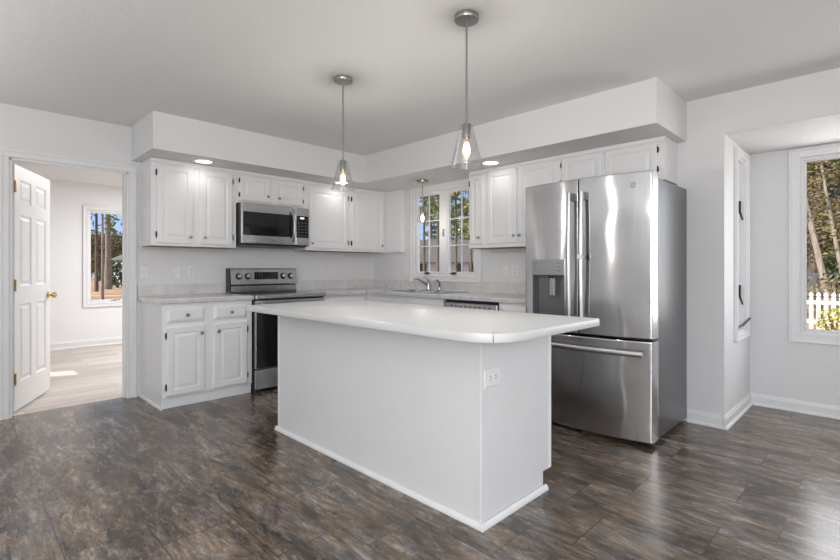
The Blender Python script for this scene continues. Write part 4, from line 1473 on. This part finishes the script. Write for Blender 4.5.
def tree(name, label, cat, x, y, h, r, crown, n_leaf, size, mbark, mleaf, lean=(0, 0), branches=10, flat=1.0, group=None, seed=0, br_len=1.0):
    """crown = (z0, z1, radius). Trunk with limbs; leaves are small bent cards set around the limbs."""
    rnd = random.Random(seed)
    t = thing(name, (x, y, GZ), label, cat, group)
    k = MB()
    pts, rs = [], []
    for i in range(9):
        q = i / 8
        pts.append((x + lean[0] * q + rnd.uniform(-1, 1) * r * 0.35 * q, y + lean[1] * q + rnd.uniform(-1, 1) * r * 0.35 * q, GZ + (h - GZ) * q * 1.0 - 0.02))
        rs.append(r * (1.25 if i == 0 else 1.0 - 0.75 * q))
    k.tube(pts, rs, 9)
    ends = []
    z0, z1, rad = crown
    for i in range(branches):
        q = (z0 - GZ) / (h - GZ) + (i + 0.5) / branches * (z1 - z0) / (h - GZ) * 0.92
        q = min(q, 0.97)
        j = min(7, int(q * 8))
        f_ = q * 8 - j
        p = Vector(pts[j]).lerp(Vector(pts[j + 1]), f_)
        a = rnd.uniform(0, 2 * math.pi)
        ln = rad * br_len * rnd.uniform(0.6, 1.0) * (1.0 - 0.5 * (i / branches))
        d = Vector((math.cos(a), math.sin(a), rnd.uniform(0.05, 0.55)))
        m1 = p + d * ln * 0.5 + Vector((rnd.uniform(-.15, .15), rnd.uniform(-.15, .15), rnd.uniform(-0.1, 0.15))) * ln
        e = p + d * ln + Vector((rnd.uniform(-.2, .2), rnd.uniform(-.2, .2), rnd.uniform(-0.1, 0.2))) * ln
        rr = r * (1 - 0.75 * q) * 0.5
        k.tube([tuple(p), tuple(m1), tuple(e)], [rr, rr * 0.6, rr * 0.2], 5)
        ends += [m1, e, (m1 + e) / 2]
        for _ in range(3):
            s_ = p.lerp(e, rnd.uniform(0.35, 0.9))
            e2 = s_ + Vector((rnd.uniform(-1, 1), rnd.uniform(-1, 1), rnd.uniform(-0.3, 0.8))) * ln * 0.35
            k.tube([tuple(s_), tuple(e2)], [rr * 0.35, rr * 0.1], 4)
            ends.append(e2)
    k.build('trunk', mbark, t, smooth=True, ang=60, fix=False)
    if n_leaf:
        L = MB()
        for _ in range(n_leaf):
            c = rnd.choice(ends) if ends else Vector((x, y, (z0 + z1) / 2))
            g = rad * 0.30
            c = c + Vector((rnd.gauss(0, g), rnd.gauss(0, g), rnd.gauss(0, g * 0.55 * flat)))
            a = Vector((rnd.uniform(-1, 1), rnd.uniform(-1, 1), rnd.uniform(-0.6, 0.6))).normalized()
            b_ = a.cross(Vector((rnd.uniform(-1, 1), rnd.uniform(-1, 1), rnd.uniform(-1, 1)))).normalized()
            s_ = size * rnd.uniform(0.5, 1.2)
            n_ = a.cross(b_) * s_ * 0.25
            L.add([tuple(c - a * s_), tuple(c + b_ * s_ * 0.45 + n_), tuple(c + a * s_), tuple(c - b_ * s_ * 0.45 + n_)], [(0, 1, 2), (0, 2, 3)])
        L.build('foliage', mleaf, t, fix=False)
    return t


def shrub(label, x, y, h, w, n, size, mleaf, seed=0, group=None):
    rnd = random.Random(seed)
    t = thing('garden_shrub', (x, y, GZ), label, 'shrub', group)
    k = MB()
    for i in range(6):
        a = i * 1.05
        k.tube([(x, y, GZ - 0.02), (x + math.cos(a) * w * 0.25, y + math.sin(a) * w * 0.25, GZ + h * 0.45), (x + math.cos(a) * w * 0.4, y + math.sin(a) * w * 0.4, GZ + h * 0.85)], [0.03, 0.02, 0.008], 5)
    k.build('stem', M_bark2, t, fix=False)
    L = MB()
    for _ in range(n):
        while True:
            p = Vector((rnd.uniform(-1, 1), rnd.uniform(-1, 1), rnd.uniform(-1, 1)))
            if 0.3 < p.length < 1:
                break
        c = Vector((x + p.x * w / 2, y + p.y * w / 2, GZ + h * 0.52 + p.z * h * 0.48))
        a = Vector((rnd.uniform(-1, 1), rnd.uniform(-1, 1), rnd.uniform(-1, 1))).normalized()
        b_ = a.cross(Vector((rnd.uniform(-1, 1), rnd.uniform(-1, 1), rnd.uniform(-1, 1)))).normalized()
        s_ = size * rnd.uniform(0.6, 1.2)
        L.add([tuple(c - a * s_), tuple(c + b_ * s_ * 0.5), tuple(c + a * s_), tuple(c - b_ * s_ * 0.5)], [(0, 1, 2, 3)])
    L.build('foliage', mleaf, t, fix=False)
    return t


# --- seen through the sink window: neighbour's house, pines around it
hx, hy = at(430, 58)
hs = thing('neighbour_house', (hx, hy, GZ), 'white house with low grey shingle roof seen through the sink window', 'house')
ax = Vector((0.707, 0.707, 0))      # along the ridge
an = Vector((0.707, -0.707, 0))     # towards us
Mh = Matrix(((ax.x, an.x, 0, hx), (ax.y, an.y, 0, hy), (0, 0, 1, GZ), (0, 0, 0, 1)))
MB(Mh).box((-11, -4, 0), (5.2, 4, 2.15)).box((5.2, -3, 0), (12, 5.2, 2.9)).build('house_wall', M_siding, hs)
b = MB(Mh)
b.prism([(-4.7, 2.05), (4.7, 2.05), (4.7, 2.2), (0, 5.0), (-4.7, 2.2)], -11.6, 5.2, Mh @ Matrix(((0, 0, 1, 0), (1, 0, 0, 0), (0, 1, 0, 0), (0, 0, 0, 1))))
b.build('roof', M_shin, hs)
b = MB(Mh)
b.prism([(5.0, 2.9), (12.2, 2.9), (8.6, 4.7)], -3.4, 5.5, Mh @ Matrix(((1, 0, 0, 0), (0, 0, 1, 0), (0, 1, 0, 0), (0, 0, 0, 1))))
b.build('wing_roof', M_siding, hs)
for a0, a1, z0, z1, yy in ((-4.2, -2.9, 0.7, 2.0, 4.0), (-1.3, -0.5, 0.05, 2.0, 4.0), (2.9, 3.7, 0.6, 2.0, 4.0), (4.4, 5.0, 0.05, 2.0, 4.0), (8.2, 9.2, 0.9, 2.1, 5.2)):
    MB(Mh).box((a0, yy, z0), (a1, yy + 0.06, z1)).build('house_window', M_hwin, hs)

pine_specs = [
    (411, 43, 17, 0.16, (6.0, 16.5, 1.5), 1500, 'tall pine left of the neighbouring house, seen in the left sash of the sink window', 'front'),
    (424, 27, 13, 0.09, (3.4, 12.5, 1.2), 1500, 'slender pine in the middle of the left sash of the sink window', 'front'),
    (438, 49, 18, 0.17, (5.5, 17.0, 1.7), 1600, 'pine beside the centre post of the sink window, in front of the grey roof', 'front'),
    (456, 33, 13, 0.10, (3.0, 12.5, 1.4), 1900, 'bushy pine in the right sash of the sink window', 'front'),
    (471, 40, 15, 0.13, (4.0, 14.5, 1.6), 1700, 'pine at the right edge of the sink window', 'front'),
]
for i, (u, dpt, h, r_, cr, nl, lb, _) in enumerate(pine_specs):
    x, y = at(u, dpt)
    tree('pine_tree', lb, 'tree', x, y, h, r_, cr, int(nl * 0.35), 0.24, M_bark2, M_pine, branches=13, group='pines beyond the sink window', seed=20 + i, flat=0.7)
for i, (u, lb) in enumerate(((404, 'far pine behind the house, beyond the left casing of the sink window'), (431, 'far pine behind the house ridge in the left sash of the sink window'), (449, 'far pine rising behind the centre post of the sink window'), (465, 'far pine behind the house in the right sash of the sink window'), (484, 'far pine behind the house, beyond the right casing of the sink window'))):
    x, y = at(u, (76, 90, 83, 97, 70)[i])
    tree('pine_tree', lb, 'tree', x, y, 17, 0.35, (4.0, 16.0, 2.0), 1000, 0.40, M_bark2, M_pine, branches=18, group='pines beyond the sink window', seed=40 + i, flat=0.7)

# --- seen through the alcove windows: picket fence, dark gate, old trees
fy0 = 9.3
fn = thing('picket_fence', (4.5, fy0, GZ), 'white picket fence in the yard seen through the alcove window', 'fence')
b = MB()
for z in (0.0, 0.42):
    b.box((0.6, fy0 + 0.02, z - 0.03), (8.4, fy0 + 0.06, z + 0.05))
b.build('rail', M_pick, fn)
for i in range(62):
    x = 0.70 + i * 0.123
    p = MB()
    Mp = Matrix(((1, 0, 0, x), (0, 0, 1, fy0), (0, 1, 0, 0), (0, 0, 0, 1)))
    zt = 0.66
    p.prism([(-0.037, GZ + 0.02), (0.037, GZ + 0.02), (0.037, zt - 0.13), (0.022, zt - 0.105), (0.043, zt - 0.075), (0.030, zt - 0.030), (0, zt), (-0.030, zt - 0.030), (-0.043, zt - 0.075), (-0.022, zt - 0.105), (-0.037, zt - 0.13)], 0.0, 0.019, Mp)
    p.build('picket', M_pick, fn)
for i in range(4):
    MB().box((0.9 + i * 2.4, fy0 + 0.061, GZ), (1.0 + i * 2.4, fy0 + 0.16, 0.70)).build('post', M_pick, fn)

gx, gy = at(814, 14.5)
gt = thing('garden_bench', (gx, gy, GZ), 'dark blue slatted garden bench behind the picket fence', 'bench')
b = MB()
b.box((gx - 0.75, gy, 0.95), (gx + 0.55, gy + 0.06, 1.03)).box((gx - 0.75, gy, 0.42), (gx + 0.55, gy + 0.06, 0.50))
for i in range(11):
    b.box((gx - 0.72 + i * 0.12, gy + 0.01, 0.5), (gx - 0.66 + i * 0.12, gy + 0.05, 0.95))
b.build('bench_back', M_blue, gt)
MB().box((gx - 0.75, gy - 0.5, 0.14), (gx + 0.55, gy, 0.19)).build('bench_seat', M_blue, gt)
for dx in (-0.75, 0.49):
    for dy in (-0.48, 0.0):
        MB().box((gx + dx, gy + dy, GZ), (gx + dx + 0.06, gy + dy + 0.06, 0.14 if dy < 0 else 0.95)).build('leg', M_blue, gt)

x, y = at(811, 19.8)
tree('garden_tree', 'dark-trunked old tree left of centre in the alcove window', 'tree', x, y, 9.5, 0.20, (1.6, 9.0, 1.5), 2400, 0.12, M_bark2, M_leaf, lean=(0.5, 0), branches=22, group='old trees beyond the picket fence', seed=61)
x, y = at(833, 13.6)
tree('garden_tree', 'pale-barked leaning tree above the picket fence at the right', 'tree', x, y, 8.0, 0.10, (2.2, 7.5, 1.0), 900, 0.09, M_bark3, M_leaf, lean=(-1.5, 0.4), branches=18, group='old trees beyond the picket fence', seed=62)
x, y = at(849, 16.8)
tree('garden_tree', 'second leaning pale tree at the right edge of the alcove window', 'tree', x, y, 8.0, 0.08, (2.0, 7.5, 1.0), 900, 0.09, M_bark3, M_leaf, lean=(-1.2, 0.2), branches=16, group='old trees beyond the picket fence', seed=63)
for i, (u, dpt, lb) in enumerate(((790, 50, 'dense evergreen far left beyond the picket fence'), (806, 24.5, 'dense evergreen behind the dark-trunked old tree'), (822, 41, 'dense evergreen behind the leaning pale trees'), (840, 30, 'dense evergreen at the far right beyond the picket fence'), (862, 54, 'dense evergreen beyond the right end of the picket fence'))):
    x, y = at(u, dpt)
    tree('evergreen_tree', lb, 'tree', x, y, 12, 0.22, (0.2, 11.5, 2.3), 4600, 0.22, M_bark2, M_ever if i % 2 else M_leaf, branches=20, group='evergreens closing the yard', seed=70 + i)
for i, (u, dpt, h, w, mt, lb) in enumerate(((838, 9.25, 0.72, 0.70, M_gold, 'yellow-green shrub in front of the picket fence'), (850, 10.6, 1.4, 1.6, M_leaf, 'brown-leaved shrub right of the yellow-green shrub'), (828, 12.6, 1.35, 1.5, M_leaf, 'brown-leaved shrub behind the picket fence beside the bench'))):
    x, y = at(u, dpt)
    shrub(lb, x, y, h, w, 420, 0.05, mt, 90 + i)

# --- seen through the hall window
x, y = at(108, 33)
tree('pine_tree', 'thick old pine trunk in the middle of the hall window', 'tree', x, y, 17, 0.215, (9.0, 16.0, 1.6), 600, 0.35, M_bark1, M_pine, branches=14, group='pines beyond the hall window', seed=101, flat=0.7)
x, y = at(102.5, 19)
tree('pine_tree', 'slim pale trunk standing nearest the hall window', 'tree', x, y, 14, 0.05, (8.0, 13.0, 2.0), 300, 0.3, M_bark1, M_pine, branches=8, group='pines beyond the hall window', seed=102)
x, y = at(96.5, 30)
tree('pine_tree', 'dark slender pine at the left edge of the hall window', 'tree', x, y, 15, 0.10, (3.6, 14.0, 1.5), 320, 0.3, M_bark2, M_pine, branches=16, group='pines beyond the hall window', seed=103)
for i, (u, dpt, h, lb) in enumerate(((88, 66, 6.2, 'far brown woodland tree at the left of the hall window'), (101, 55, 5.4, 'far woodland tree between the two trunks in the hall window'), (116, 62, 5.8, 'far woodland tree right of the thick pine in the hall window'), (128, 74, 5.8, 'far woodland tree at the right of the hall window'))):
    x, y = at(u, dpt)
    tree('woodland_tree', lb, 'tree', x, y, h, 0.25, (0.6, h - 0.5, 2.4), 2200, 0.28, M_bark2, M_leaf, branches=16, group='woodland beyond the hall window', seed=110 + i)
x, y = at(117.5, 36)
shrub('dark evergreen shrub beside the pine in the hall window', x, y, 2.1, 2.4, 1300, 0.12, M_ever, 120)
hx, hy = at(130, 48)
h2 = thing('neighbour_shed', (hx, hy, GZ), 'small white outbuilding at the right edge of the hall window', 'outbuilding')
MB().box((hx - 2.5, hy - 1.0, GZ), (hx + 2.5, hy + 3.0, 2.0)).build('shed_wall', M_siding, h2)
MB().prism([(-1.4, 2.0), (3.4, 2.0), (1.0, 3.2)], hx - 2.8, hx + 2.8, Matrix(((0, 0, 1, 0), (1, 0, 0, hy), (0, 1, 0, 0), (0, 0, 0, 1)))).build('shed_roof', M_shin, h2)
structure('driveway', MB().box((-14.0, -9, GZ), (-7.5, 9, GZ + 0.02)), M_road)
